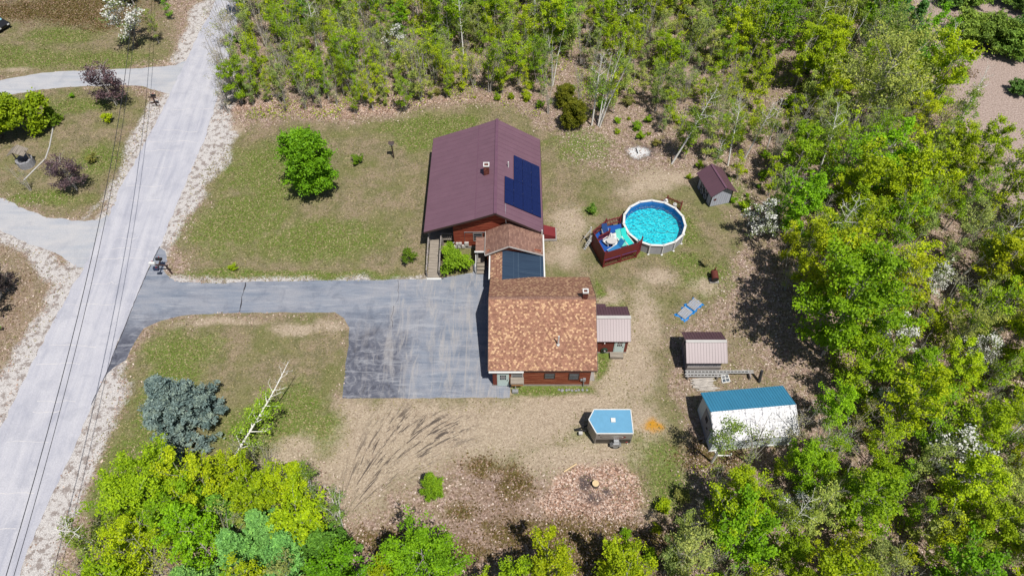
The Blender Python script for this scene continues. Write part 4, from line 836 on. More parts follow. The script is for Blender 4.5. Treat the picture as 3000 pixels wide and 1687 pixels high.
def crescent(cx, cz, rx, rz, t0, t1, w_, y, name, mat):
    b = MB(); P_ = []; n = 18
    for k in range(n+1):
        a_ = t0+(t1-t0)*k/n; f_ = math.sin(math.pi*k/n)*w_; P_.append(((cx+math.cos(a_)*rx, y, cz+math.sin(a_)*rz), (cx+math.cos(a_)*(rx+f_), y, cz+math.sin(a_)*(rz+f_*.5))))
    for k in range(n): b.poly([P_[k][0], P_[k+1][0], P_[k+1][1], P_[k][1]])
    b.build(name, mat, tl_)
crescent(7.95, 1.48, .75, .2, -1.6, 1.5, .22, 24.008, 'red_swoosh', paint('swoosh_red', S(130, 25, 35), .4)); crescent(7.95, 1.5, .68, .17, -.9, 2.2, .12, 24.004, 'white_swoosh', M['white']); crescent(7.9, 1.48, .95, .24, 1.6, 4.9, .05, 24.006, 'black_swoosh', M['black'])
b = MB(); b.box(6.72, 6.84, 24.006, 24.016, 1.8, 1.9); b.build('marker_light', M['black'], tl_)
b = MB(); b.box(9.0, 9.15, 23.99, 24.004, .6, .66); b.build('tail_marker', paint('red_lens', (.5, .02, .02, 1), .3), tl_)
b = MB(); b.hexa([(7.75, 23.7, .45), (8.65, 23.7, .45), (8.65, 24.0, .45), (7.75, 24.0, .45)], [(7.98, 23.7, .85), (8.42, 23.7, .85), (8.42, 24.0, .85), (7.98, 24.0, .85)]); b.box(8.0, 8.4, 23.78, 24.0, .852, 1.1); b.build('fender', M['metal'], tl_)
for yy in (23.72, 26.2):
    b = MB(); b.tube([(8.2, yy, .33), (8.2, yy+.2, .33)], .33, 20); wl = b.build('wheel', M['rubber'], tl_); b = MB(); b.tube([(8.2, yy-.02, .33), (8.2, yy-.003, .33)], .19, 14); b.build('rim', M['metal'], wl)
b = MB(); b.bar((6.2, 25.0, .45), (5.35, 25.3-.15, .45), .08, .1).bar((6.2, 25.6, .45), (5.35, 25.3-.1, .45), .08, .1).box(5.15, 5.4, 25.08, 25.25, .4, .55); b.tube([(5.65, 25.2, .05), (5.65, 25.2, .9)], .04); b.build('drawbar', M['black'], tl_)
b = MB(); b.box(5.35, 5.65, 24.75, 25.0, .3, .5); b.build('battery_box', M['offwhite'], tl_)
b = MB(); b.bar((9.2, 24.25, .42), (9.22, 24.1, .02), .06, .05).bar((7.62, 24.3, .42), (7.62, 24.2, .1), .05, .05); b.build('stabiliser_leg', M['white'], tl_)
# ---------------------------------------------------------------- mailboxes
def mailbox(name, x, y, z, L, w_, rz, mat, label, group=None):
    t = thing(name, (x, y, z), label, 'mailbox', group, rz)
    b = MB(); n = 8; sec = [(-w_/2, 0), (w_/2, 0)]+[(w_/2*math.cos(a_), .14+w_/2*math.sin(a_)) for a_ in [k*math.pi/n for k in range(n+1)]]
    b.hexa([(-L/2, q, s) for q, s in sec], [(L/2, q, s) for q, s in sec]); b.build('box', mat, t, True)
    b = MB(); b.box(-L/2-.015, -L/2-.002, -w_/2, w_/2, 0, .2); b.build('door', mat, t, True)
    b = MB(); b.box(-.05, .02, w_/2+.005, w_/2+.02, .1, .3); b.build('flag', paint('flag_red', (.5, .03, .02, 1)), t, True); return t
mp = thing('mailbox_stand', (-32.9, 41.7, 0), 'bent dark wooden stand carrying three mailboxes at the driveway mouth', 'stand')
b = MB(); b.bar((-32.3, 41.5, 0), (-32.5, 41.6, 1.2), .12, .12); b.build('post', M['trimdark'], mp)
b = MB(); b.bar((-32.3, 41.6, 1.15), (-33.6, 41.7, 1.15), .12, .1).bar((-33.25, 41.1, 1.05), (-33.25, 42.5, 1.05), .1, .08); b.build('arm', M['trimdark'], mp)
mailbox('mailbox', -33.35, 42.35, 1.1, .55, .24, 0, M['black'], 'black mailbox, topmost on the stand at the driveway mouth')
mailbox('mailbox', -33.75, 41.75, 1.2, .55, .24, 0, M['white'], 'white mailbox sticking out towards the road on the driveway stand')
mailbox('mailbox', -33.2, 41.1, 1.1, .45, .22, 0, paint('dark_blue_box', S(38, 48, 78), .5), 'dark blue mailbox, lowest on the stand at the driveway mouth')
m2 = thing('mailbox_stand', (-41.5, 66.6, 0), 'dark post with crossarm and mailbox where the upper left driveway meets the road', 'stand')
b = MB(); b.bar((-41.5, 66.6, 0), (-41.55, 66.7, 1.15), .12, .12).bar((-42.0, 66.5, .5), (-41.0, 66.5, .5), .1, .1).bar((-42.1, 66.8, 1.1), (-41.2, 66.7, 1.1), .12, .1); b.build('post', M['trimdark'], m2)
mailbox('mailbox', -41.5, 66.9, 1.16, .5, .22, 0, M['black'], 'black mailbox by the road at the upper left driveway')
# ---------------------------------------------------------------- wishing well, stump, vehicle, birdhouse, misc
wl_ = thing('wishing_well', (-52.4, 56.9, 0), 'stone wishing well with small tilted wooden roof on the left lawn', 'well')
b = MB(); 
for k in range(14):
    a0, a1 = 2*math.pi*k/14, 2*math.pi*(k+1)/14
    q = [(-52.4+math.cos(a0)*.85, 56.6+math.sin(a0)*.85), (-52.4+math.cos(a1)*.85, 56.6+math.sin(a1)*.85), (-52.4+math.cos(a1)*.6, 56.6+math.sin(a1)*.6), (-52.4+math.cos(a0)*.6, 56.6+math.sin(a0)*.6)]
    b.hexa([(x, y, 0) for x, y in q], [(x, y, .8+.05*(k % 2)) for x, y in q])
b.build('stone_ring', M['stone'], wl_)
for sx in (-.75, .75): b = MB(); b.bar((-52.4+sx, 56.6, 0), (-52.4+sx, 56.6, 2.0), .1, .1); b.build('post', M['deckwood'], wl_)
b = MB(); slab(b, [(-53.4, 55.95, 1.8), (-52.5, 55.95, 2.3), (-52.5, 57.2, 2.3), (-53.4, 57.2, 1.8)], .06); slab(b, [(-52.498, 55.95, 2.3), (-51.6, 55.95, 1.8), (-51.6, 57.2, 1.8), (-52.498, 57.2, 2.3)], .06); b.build('roof', M['deckwood'], wl_)
b = MB(); b.tube([(-52.4, 56.6, .05), (-52.4, 56.6, .1)], .6, 14); b.build('well_water', M['glass'], wl_)
b = MB(); b.tube([(6.4, 20.7, 0), (6.4, 20.7, .42)], [.3, .27], 14); st_ = b.build('stump', M['bark']); tag(st_, 'cut tree stump with pale top in the middle of the leaf pile', 'stump')
b = MB(); b.tube([(6.4, 20.7, .421), (6.4, 20.7, .44)], .26, 14); b.build('cut_face', M['gold'], st_)
c = D(8, 75)
vh = thing('parked_car', (c[0]-1.3, c[1]+.7, 0), 'dark vehicle with pale blue windscreen cut off by the top left edge', 'car', None, -.5)
b = MB(); prof = [(-2.4, .35), (2.1, .35), (2.25, .75), (1.1, .95), (.3, 1.45), (-1.6, 1.5), (-2.3, 1.0)]
b.hexa([(x, -.9, z) for x, z in prof], [(x, .9, z) for x, z in prof]); b.build('body', M['black'], vh, True)
b = MB(); b.poly([(1.12, -.75, .975), (1.12, .75, .975), (.36, .65, 1.44), (.36, -.65, 1.44)]).poly([(1.14, -.75, .985), (1.14, .75, .985), (.38, .65, 1.45), (.38, -.65, 1.45)]); b.build('windscreen', paint('pale_glass', S(150, 200, 215), .1), vh, True)
b = MB(); b.box(-1.6, .25, -.7, .7, 1.512, 1.53); b.build('roof', paint('pale_blue_cover', S(185, 215, 222), .5), vh, True)
for x in (-1.5, 1.45):
    for y in (-.85, .75): b = MB(); b.tube([(x, y-.05, .33), (x, y+.17, .33)], .33, 16); b.build('wheel', M['rubber'], vh, True)
for y in (-.6, .6): b = MB(); b.box(2.2, 2.28, y-.15, y+.15, .6, .75); b.build('headlight', M['white'], vh, True)
# lamp/feeder post in the lawn
c = D(991, 398); bf = thing('bird_feeder', (c[0], c[1], 0), 'dark post with white bird feeder on the lawn left of the house', 'feeder')
b = MB(); b.tube([(c[0], c[1], 0), (c[0]-.02, c[1], 1.9)], .07); b.build('post', M['trimdark'], bf)
b = MB(); b.box(c[0]-.2, c[0]+.2, c[1]-.15, c[1]+.15, 1.9, 2.15); fd = b.build('feeder_box', M['white'], bf)
b = MB(); b.hexa([(c[0]-.3, c[1]-.25, 2.152), (c[0]+.3, c[1]-.25, 2.152), (c[0]+.3, c[1]+.25, 2.152), (c[0]-.3, c[1]+.25, 2.152)], [(c[0]-.3, c[1]-.02, 2.35), (c[0]+.3, c[1]-.02, 2.35), (c[0]+.3, c[1]+.02, 2.35), (c[0]-.3, c[1]+.02, 2.35)]); b.build('feeder_roof', M['trimdark'], fd)
# pedestal by the garage
pd = thing('utility_pedestal', (.27, 28.8, 0), 'white utility box standing in the grass before the garage wall', 'utility box')
b = MB(); b.box(.02, .52, 28.65, 28.95, 0, .3); b.build('base_box', M['metal'], pd); b = MB(); b.tube([(.3, 28.85, .3), (.3, 29.2, 1.1)], .035); b.build('pole', M['metal'], pd)
# hose / board pieces
b = MB(); b.tube([(*D(60, 455), .05), (*D(85, 430), .06), (*D(115, 400), .05), (*D(125, 370), .05), (*D(135, 318), .06)], .07, 6); tag(b.build('edging_log', M['offwhite']), 'curved pale garden edging running from the wishing well to the green shrubs', 'edging')
b = MB(); b.tube([(*D(1418, 1187), .08), (*D(1450, 1167), .1)], .06, 6); tag(b.build('branch', M['gold']), 'pale bare branch lying on the ground above the leaf pile', 'branch')
b = MB(); b.bar((*D(1600, 375), .1), (*D(1604, 388), .12), .08, .06); tag(b.build('burnt_stick', M['black']), 'black burnt stick in the white ash of the fire pit', 'stick')
# stones along garage bed
r = random.Random(8); b0 = None
for k in range(9):
    if b0 is None:
        mb = MB(); mb.tube([(0, 0, -.05), (0, 0, .04), (0, 0, .09)], [.1, .13, .06], 6); o = b0 = mb.build('stone', M['stone'])
    else: o = b0.copy(); C.objects.link(o)
    o.location = (4.0+k*.28+r.uniform(-.08, .08), 28.98+r.uniform(-.05, .05), .03); s_ = r.uniform(.7, 1.1); o.scale = (s_*1.2, s_, s_); o.rotation_euler[2] = r.uniform(0, 3)
    tag(o, 'small pale stone in the row edging the grass before the garage wall', 'stone', 'edging stones before the garage')
# ---------------------------------------------------------------- power lines
WA = [(393, 0), (375, 124), (352, 350), (310, 562), (290, 650), (170, 1150), (25, 1687)]
w0 = [Vector((*G(x, y, 7.0), 7.0)) for x, y in WA]
def fitline(P_):
    ys = np.array([p.y for p in P_]); xs = np.array([p.x for p in P_]); return np.polyfit(ys, xs, 2)
pf_ = fitline(w0)
for off, zz_, lb in ((0, 7.0, 'thin black power cable above the road, nearest the left road edge'), (.48, 7.0, 'thin black power cable above the road, the one nearer the lawn')):
    b = MB(); b.tube([(float(np.polyval(pf_, y)) + off, y, zz_+.0006*(y-45)**2*.3) for y in np.linspace(-5, 125, 40)], .022 if off else .028, 5); tag(b.build('power_cable', M['wire']), lb, 'cable', 'cables above the road')
# ---------------------------------------------------------------- trees
def leaves_mesh(name, cen, tint, size, mat, seed, flat=.45, elong=1.5):
    r = np.random.default_rng(seed); n = len(cen); cen = np.asarray(cen)
    nrm = r.normal(size=(n, 3)); nrm[:, 2] = np.abs(nrm[:, 2])+flat; nrm /= np.linalg.norm(nrm, axis=1)[:, None]
    t = np.cross(nrm, r.normal(size=(n, 3))); t /= np.linalg.norm(t, axis=1)[:, None]+1e-9; u = np.cross(nrm, t)
    sz = size*(.65+.7*r.random(n))[:, None]/2
    P4 = np.stack([cen-t*sz*elong, cen-u*sz, cen+t*sz*elong, cen+u*sz], 1).reshape(-1, 3).astype(np.float32)
    me = bpy.data.meshes.new(name); me.vertices.add(4*n); me.vertices.foreach_set('co', P4.ravel())
    me.loops.add(4*n); me.loops.foreach_set('vertex_index', np.arange(4*n)); me.polygons.add(n)
    me.polygons.foreach_set('loop_start', np.arange(n)*4); me.polygons.foreach_set('loop_total', np.full(n, 4)); me.update(calc_edges=True)
    at = me.attributes.new('tint', 'FLOAT', 'POINT'); at.data.foreach_set('value', np.repeat(np.clip(tint, 0, 1), 4).astype(np.float32))
    me.materials.append(mat); return me
def make_tree(kind, seed, h, cb, cr, ncl, per, lsize, clr, r0=.1, stems=1, prim=12, up=.6, bark='bark', leaf='leaf', prof='round', spread=.0, wob=.05, twigs=3, elong=1.5, flat=.45):
    """tapered trunk(s) with limbs and twigs; leaf clumps sit on the twigs"""
    r = random.Random(seed); b = MB(); tips = []
    for s_ in range(stems):
        a = r.uniform(0, 6.28); sp = spread*r.uniform(.5, 1.1)*h if stems > 1 else spread*h
        hh = h*r.uniform(.75, 1) if s_ else h; n = 7; pts = []; base = Vector((math.cos(a), math.sin(a), 0))*(.12*(stems > 1)); dx, dy = math.cos(a)*sp, math.sin(a)*sp
        ph = r.uniform(0, 6)
        for k in range(n+1):
            t = k/n; pts.append(base+Vector((dx*t**1.2+wob*h*math.sin(ph+t*5)*t*.5, dy*t**1.2+wob*h*math.cos(ph*1.3+t*4)*t*.5, hh*t)))
        rr = r0*(.8 if s_ else 1); b.tube(pts, [rr*(1-.88*k/n)+.006 for k in range(n+1)], 6, cap=False)
        def at(t):
            f_ = t*n; i = min(int(f_), n-1); return pts[i].lerp(pts[i+1], f_-i)
        np_ = max(3, prim//stems)
        for k in range(np_):
            t = cb+(1-cb)*(k+.5*r.random())/np_; t = min(t, .97); p0 = at(t); u = (t-cb)/(1-cb)
            if prof == 'round': L = cr*math.sqrt(max(.05, 1-(1.7*u-.75)**2))
            elif prof == 'cone': L = cr*(1.03-u)
            elif prof == 'egg': L = cr*math.sqrt(max(.04, 1-(1.25*u-.28)**2))
            elif prof == 'vase': L = cr*(.45+.6*u)
            else: L = cr*(.9-.5*u)
            L *= r.uniform(.75, 1.1); az = k*2.4+r.uniform(-.5, .5); el = up*r.uniform(.6, 1.3)*(1 if prof != 'cone' else 1-u*.3)
            d = Vector((math.cos(az)*math.cos(el), math.sin(az)*math.cos(el), math.sin(el))); q = [p0]
            for j in range(3): q.append(q[-1]+(d+Vector((r.uniform(-.2, .2), r.uniform(-.2, .2), r.uniform(-.1, .2))))*L/3)
            rb = max(.012, rr*(1-.8*t)*.55); b.tube(q, [rb, rb*.7, rb*.45, .006], 4, cap=False)
            tips.append((q[3], 1)); tips.append((q[2], .8))
            for j in range(twigs):
                tt = r.uniform(.3, 1); i = min(2, int(tt*3)); p1 = q[i].lerp(q[i+1], tt*3-i); dd = (d*.6+Vector((r.uniform(-1, 1), r.uniform(-1, 1), r.uniform(-.2, .8)))).normalized(); l2 = L*r.uniform(.3, .55)
                p2 = p1+dd*l2; b.tube([p1, p1.lerp(p2, .5)+Vector((0, 0, r.uniform(-.05, .08))), p2], [rb*.45+.003, .008, .004], 3, cap=False); tips.append((p2, 1)); tips.append((p1.lerp(p2, .5), .8))
    tm = bpy.data.meshes.new('trunk'); tm.from_pydata(b.v, [], b.f); tm.materials.append(M[bark]); tm.update(); tm.polygons.foreach_set('use_smooth', [True]*len(tm.polygons))
    g = np.random.default_rng(seed); cen = []; tint = []
    if ncl == 0: return kind, tm, None
    for k in range(ncl):
        p, _ = tips[r.randrange(len(tips))] if k >= len(tips) else tips[k]
        m_ = int(per*r.uniform(.5, 1.4)); R_ = clr*r.uniform(.6, 1.25); pts = g.normal(size=(m_, 3))*[R_, R_, R_*.6]*.6+np.array(p)
        cen.append(pts); tint.append(np.full(m_, r.uniform(.2, .8))+g.normal(size=m_)*.14)
    return kind, tm, leaves_mesh('crown', np.concatenate(cen), np.concatenate(tint), lsize, M[leaf], seed, flat, elong)
V = {}
V['leafy'] = [make_tree('leafy_tree', 11+i, 7.3+i*.4, .18, 2.15+.2*(i % 3), 300, 25, .125, .30, .10, 1+(i % 3), 22, .6, 'barklight', prof='round', spread=.08, twigs=5) for i in range(5)]
V['airy'] = [make_tree('airy_tree', 31+i, 8, .2, 1.9, 230, 15, .105, .28, .07, 2+(i % 2), 24, .85, 'barklight', prof='round', spread=.14, twigs=5) for i in range(4)]
V['sapling'] = [make_tree('slender_sapling', 51+i, 6.5, .12, 1.1, 130, 16, .095, .26, .045, 2+(i % 3), 22, 1.0, 'barklight', prof='round', spread=.12) for i in range(4)]
V['bare'] = [make_tree('bare_tree', 71+i, 6.5, .12, 1.3, 60, 8, .08, .4, .05, 3+i % 3, 26, .9, 'barklight', prof='round', spread=.16, twigs=6) for i in range(3)]
V['lowpine'] = [make_tree('low_pine', 251+i, 3.0, .02, 2.3, 420, 44, .12, .34, .09, 2, 34, .35, leaf='needle', prof='egg', elong=2.2, flat=.3, spread=.12) for i in range(2)]
V['birch'] = [make_tree('birch_tree', 91+i, 9.5, .35, 1.3, 80, 20, .10, .4, .105, (1, 2, 4)[i], 20, .7, 'birch', prof='round', spread=(.04, .12, .17)[i], wob=.03) for i in range(3)]
V['birch'].append(make_tree('birch_tree', 97, 9.5, .22, 1.5, 120, 22, .10, .4, .12, 1, 26, .55, 'birch', prof='taper', spread=.03, wob=.03))
V['pine'] = [make_tree('pine_tree', 111+i, 7.5, .08, 2.0, 420, 60, .10, .30, .12, 1, 44, .3, leaf='needle', prof='cone', elong=2.6, flat=.2) for i in range(2)]
V['blossom'] = [make_tree('blossoming_tree', 131+i, 5, .25, 1.6, 110, 24, .11, .34, .07, 2, 16, .7, leaf='blossom', prof='round', spread=.1) for i in range(2)]
V['shrub'] = [make_tree('shrub', 151+i, 1.3, .05, .75, 70, 26, .09, .2, .02, 3, 12, .7, prof='round', spread=.2) for i in range(3)]
V['oak'] = [make_tree('oak_tree', 171, 11, .25, 4.6, 420, 26, .13, .55, .24, 2, 30, .6, 'barklight', prof='round', spread=.15, twigs=7)]
V['dense'] = [make_tree('round_tree', 181, 5.8, .06, 2.05, 700, 44, .13, .36, .13, 1, 50, .5, prof='egg', twigs=5)]
V['spruce'] = [make_tree('blue_spruce', 191, 8, .02, 2.8, 1100, 66, .11, .24, .15, 1, 90, .1, leaf='needle', prof='cone', elong=2.2, flat=.15, twigs=5)]
V['big'] = [make_tree('leafy_tree', 231+i, 9.2, .18, 3.0, 640, 34, .12, .36, .14, 2, 30, .6, 'barklight', prof='round', spread=.06, twigs=6) for i in range(2)]
V['bush'] = [make_tree('leafy_bush', 201, 2.3, .05, 1.5, 300, 40, .12, .3, .04, 4, 20, .6, prof='round', spread=.15)]
V['dark'] = [make_tree('dark_leaf_tree', 211+i, 4.2, .06, 1.5, 150, 22, .11, .32, .05, 2, 30, .6, 'barklight', prof='egg', spread=.06, twigs=5) for i in range(2)]
for k_ in V:
    pass
YG = [(.37, .50, .008), (.31, .45, .008), (.41, .52, .01), (.25, .42, .01)]; BG = [(.20, .43, .01), (.25, .47, .01)]; PAL = [(.33, .42, .11), (.28, .38, .08), (.38, .46, .09)]; OLV = [(.26, .26, .06)]
PN = [(.14, .30, .03), (.17, .34, .04)]; BSP = [(.17, .23, .21)]; DRK = [(.13, .09, .10)]; BUD = [(.36, .34, .16), (.34, .38, .14)]
rt = random.Random(42)
first = {}; CNT = {}
def plant(kind, x, y, s_, cols, label, cat='tree', group=None, name=None, lean=(0, 0), rz=None, var=None):
    vs = V[kind]; i = rt.randrange(len(vs)) if var is None else var; nm, tm, cm = vs[i if kind != 'birch' or var is not None else i % 3]; nm = name or nm
    t = bpy.data.objects.new(nm, None); C.objects.link(t); t.empty_display_size = .3; t.location = (x, y, -.02); t.rotation_euler = (lean[0], lean[1], rt.uniform(0, 6.28) if rz is None else rz)
    t.scale = (s_*rt.uniform(.92, 1.08), s_*rt.uniform(.92, 1.08), s_*rt.uniform(.92, 1.1)); tag(t, label, cat, group)
    tr = bpy.data.objects.new('trunk', tm); C.objects.link(tr); tr.parent = t
    if cm is not None:
        cr = bpy.data.objects.new('crown', cm); C.objects.link(cr); cr.parent = t
        c = rt.choice(cols); k = rt.uniform(.82, 1.15); cr.color = (c[0]*k*rt.uniform(.9, 1.1), c[1]*k, c[2]*k, 1)
    CNT[nm] = CNT.get(nm, 0)+1
    return t
taken = []
def dplant(kind, X, Y, s_, cols, label, cat='tree', group=None, name=None, lean=(0, 0), rz=None, var=None, rad=1.2):
    x, y = D(X, Y); taken.append((x, y, rad)); return plant(kind, x, y, s_, cols, label, cat, group, name, lean, rz, var)
# single trees one can point at
dplant('dense', 798, 484, 1.18, [(.18, .36, .01)], 'dense bright green round-crowned tree standing alone on the front lawn', name='round_tree')
dplant('bush', 1143, 678, .95, [(.27, .46, .02)], 'leafy green bush between the wooden ramp and the entry steps', 'bush', name='leafy_bush')
dplant('spruce', 478, 1066, 1.0, BSP, 'blue-grey spruce on the lower left lawn', lean=(-.05, .05))
dplant('birch', 567, 1190, 1.05, [(.28, .46, .03)], 'white-stemmed birch leaning right over the lower left lawn', name='leaning_birch', lean=(-.55, .66), rz=0, var=3)
dplant('bush', 85, 330, 1.6, [(.26, .38, .01)], 'bright yellow-green garden bush, the larger of two on the left lawn', 'bush', name='leafy_bush'); dplant('bush', 10, 345, 1.5, [(.22, .38, .01)], 'bright green garden bush cut by the left edge of the photo', 'bush', name='leafy_bush')
dplant('spruce', 140, 310, .32, [(.2, .3, .02)], 'low green juniper on the right side of the left lawn bushes', 'bush', name='juniper')
dplant('dark', 295, 265, 1.25, DRK+[(.12, .09, .10)], 'purple-leaved tree beside the upper left driveway', name='purple_tree'); dplant('dark', 195, 478, 1.1, DRK+[(.10, .08, .09)], 'purple-leaved tree on the left lawn below the wishing well', name='purple_tree')
dplant('bare', 78, 480, .55, BUD, 'bare grey round shrub below the wishing well', 'shrub', name='bare_shrub')
dplant('blossom', 345, 120, 1.4, BUD, 'pale flowering tree by the road at the upper left'); dplant('airy', 400, 110, .55, PAL, 'small pale green tree right beside the larger one at the upper left road edge')
dplant('sapling', 435, 50, .6, BG, 'bright green upright shrub beside the top of the road', 'shrub', name='upright_shrub')
dplant('shrub', 275, 305, .9, YG, 'small yellow-green shrub below the purple tree by the upper left driveway', 'shrub'); dplant('shrub', 230, 410, .8, OLV, 'small olive shrub right of the curved edging on the left lawn', 'shrub'); dplant('shrub', 182, 247, .4, BG, 'tiny bright green tuft below the upper left driveway', 'shrub')
dplant('dark', -20, 790, 1.3, [(.07, .06, .05)], 'dark bushy tree at the left edge of the photo below the driveways', name='dark_bush'); dplant('dark', 20, 735, .9, [(.09, .07, .07)], 'dark purple-brown bush at the left edge below the driveways', 'bush', name='dark_bush'); dplant('pine', -25, 850, .5, PN, 'small green pine half cut by the left edge of the photo')
dplant('shrub', 903, 412, .8, [(.2, .34, .01)], 'small round green shrub on the front lawn right of the round tree', 'shrub'); dplant('shrub', 1029, 660, 1.0, [(.2, .3, .02)], 'low green shrub left of the wooden ramp', 'shrub'); dplant('shrub', 1485, 540, .75, PN, 'low green plant between the house and the pool', 'plant', name='plant')
dplant('shrub', 590, 680, .5, YG, 'small tuft at the lower edge of the front lawn', 'shrub')
dplant('pine', 1092, 1240, .42, [(.2, .38, .012)], 'small bright green conical tree alone on the dirt at the bottom', name='young_larch')
dplant('dense', 1440, 322, .62, [(.17, .20, .012)], 'dense dark yellow-green evergreen at the wood edge right of the purple roof', name='cedar_tree'); dplant('dense', 1418, 268, .5, [(.15, .18, .012)], 'smaller dark evergreen behind the one at the wood edge', name='cedar_tree')
dplant('birch', 1488, 318, 1.05, [(.2, .3, .03)], 'clump of tall white birch stems at the wood edge right of the house', var=0); dplant('birch', 1505, 322, .95, [(.2, .3, .03)], 'birch clump fanning right beside the tall white birches', var=2, lean=(0, .12), rz=0)
dplant('birch', 1690, 412, 1.0, [(.2, .3, .03)], 'grey birch clump leaning right above the fire pit', var=0, lean=(0, .25), rz=0); dplant('sapling', 1720, 400, 1.0, YG, 'thin sapling right of the leaning birch clump above the fire pit')
dplant('bare', 1940, 425, 1.0, BUD, 'thin bare saplings at the corner of the wood right of the small shed'); dplant('shrub', 1770, 665, .6, BUD, 'small twiggy bare shrub above the barrel burner', 'shrub', name='bare_shrub')
dplant('bare', 1885, 1165, 1.15, [(.2, .26, .06)], 'bare spreading tree right in front of the white outbuilding'); dplant('birch', 1790, 1160, .9, [(.2, .3, .05)], 'thin white birch in front of the white outbuilding', var=1); dplant('bare', 1985, 1130, .9, BUD, 'bare twiggy tree at the right end of the white outbuilding')
dplant('oak', 2130, 330, 1.0, PAL, 'large pale oak with visible spreading limbs in the right wood', name='oak_tree', var=0, rad=2.2)
dplant('big', 2070, 900, 1.2, [(.28, .46, .01)], 'big bright lime-green tree at the edge of the wood right of the blue tarp', var=0, rad=2.2); dplant('big', 2030, 780, 1.02, [(.36, .47, .01)], 'lime-green tree leaning over the wood edge just above the biggest lime tree', var=1, rad=1.8)
for k, (X, Y, s_) in enumerate(((2215, 900, 1.0), (2330, 1190, 1.15), (2180, 720, .9), (2440, 930, .9), (2330, 740, .7))): dplant('blossom', X, Y, s_, BUD, ['white-blossomed tree nearest the white outbuilding', 'widest white-blossomed tree in the lower right wood', 'white-blossomed tree beyond the big lime-green tree', 'white-blossomed tree near the right edge of the wood', 'topmost white-blossomed tree in the right wood'][k])
dplant('pine', 2230, 60, .95, [(.11, .30, .06)], 'dark green pine at the top by the pale open ground', rad=2); dplant('pine', 2275, 110, .8, [(.12, .30, .06)], 'second dark pine nearer the pale open ground at the top', rad=2)
for k, (X, Y, s_) in enumerate(((2430, 100, 1.0), (2490, 115, 1.1), (2545, 140, 1.0), (2580, 110, 1.), (2430, 15, .9), (2380, 15, .6), (2530, 5, .9), (2570, 30, .7), (2560, 235, .5))): dplant('lowpine', X, Y, s_, [(.15, .28, .05), (.2, .32, .04)], 'low dark pine on the pale open ground at the top right', group='pines on the open ground', rad=2)
for k, (X, Y, s_) in enumerate(((640, 1420, .8), (760, 1440, .9), (520, 1500, .8), (690, 1360, .75))): dplant('pine', X, Y, s_, [(.18, .40, .09)], 'soft blue-green pine among the lime trees at the lower left', group='pines in the lower left wood', rad=2)
dplant('big', 450, 1275, .85, [(.30, .44, .01)], 'broad green tree reaching over the lower left lawn', rad=2.2, var=0); dplant('birch', 800, 1290, .75, [(.2, .3, .05)], 'small white birch at the left edge of the muddy tracks', var=1); dplant('birch', 860, 1325, .7, [(.2, .3, .05)], 'small birch at the lower end of the muddy tracks', var=2); dplant('bare', 655, 1190, .8, BUD, 'bare grey thicket beside the leaning birch', name='bare_thicket'); dplant('bare', 690, 1195, .7, BUD, 'bare grey thicket on the right, next to the sand', name='bare_thicket')
dplant('big', 1085, 1475, .8, [(.22, .42, .01)], 'bright green tree with a dark shadow at the bottom edge', var=1, rad=2.2)
dplant('bare', 590, 225, 1.1, BUD, 'thin grey sapling hanging over the road edge, uppermost', var=0); dplant('bare', 570, 260, .8, BUD, 'thin bare tree hanging over the road by the lawn corner', var=1); dplant('leafy', 610, 262, .7, YG, 'yellow-green tree at the corner of the wood by the road', var=2)
dplant('shrub', 545, 30, .1, YG, 'small weed at the road edge', 'shrub') if False else None
# woods
def inpoly(p, x, y):
    c = False; n = len(p)
    for i in range(n):
        a, b_ = p[i], p[(i+1) % n]
        if (a[1] > y) != (b_[1] > y) and x < (b_[0]-a[0])*(y-a[1])/(b_[1]-a[1])+a[0]: c = not c
    return c
def free(x, y, rad):
    return all((x-a)**2+(y-b_)**2 > (rad+c_*.6)**2 for a, b_, c_ in taken)
def wood(poly, n, spacing, mixw, place, seed, smin=.7, smax=1.15):
    global rt
    q = [D(*c) for c in poly]; xs = [p[0] for p in q]; ys = [p[1] for p in q]; rt = random.Random(seed); made = 0; tries = 0
    while made < n and tries < n*60:
        tries += 1; x = rt.uniform(min(xs), max(xs)); y = rt.uniform(min(ys), max(ys))
        if not inpoly(q, x, y): continue
        px, py = PX((x, y, 3.5))
        if not (-120 < px < 3120 and -120 < py < 1850): continue
        k = rt.random(); 
        for (w_, kind, cols, desc, rad) in mixw:
            if k < w_: break
            k -= w_
        if not free(x, y, spacing*rad): continue
        taken.append((x, y, spacing*rad)); cat = 'shrub' if kind == 'shrub' else 'tree'
        plant(kind, x, y, rt.uniform(smin, smax), cols, desc+' '+place, cat, desc+' '+place, lean=(rt.uniform(-.1, .1), rt.uniform(-.1, .1))); made += 1
    return made
LY, LB, LA, LP_ = 'yellow-green leafy tree', 'bright green leafy tree', 'thin-crowned pale green tree', 'green pine'
SP_, BR_, BI_, BL_, SHB = 'slender budding sapling', 'bare grey twiggy tree', 'white-stemmed birch', 'white-blossoming tree', 'low green shrub'
def MIX(a, b_, c_, p_, s_, br, bi, bl, sh): return [(a, 'leafy', YG, LY, 1), (b_, 'leafy', BG, LB, 1), (c_, 'airy', YG+PAL, LA, .85), (p_, 'pine', PN, LP_, 1), (s_, 'sapling', YG+PAL, SP_, .6), (br, 'bare', BUD+PAL, BR_, .6), (bi, 'birch', [(.2, .3, .03)], BI_, .8), (bl, 'blossom', BUD, BL_, .8), (sh, 'shrub', YG+OLV+BG, SHB, .4)]
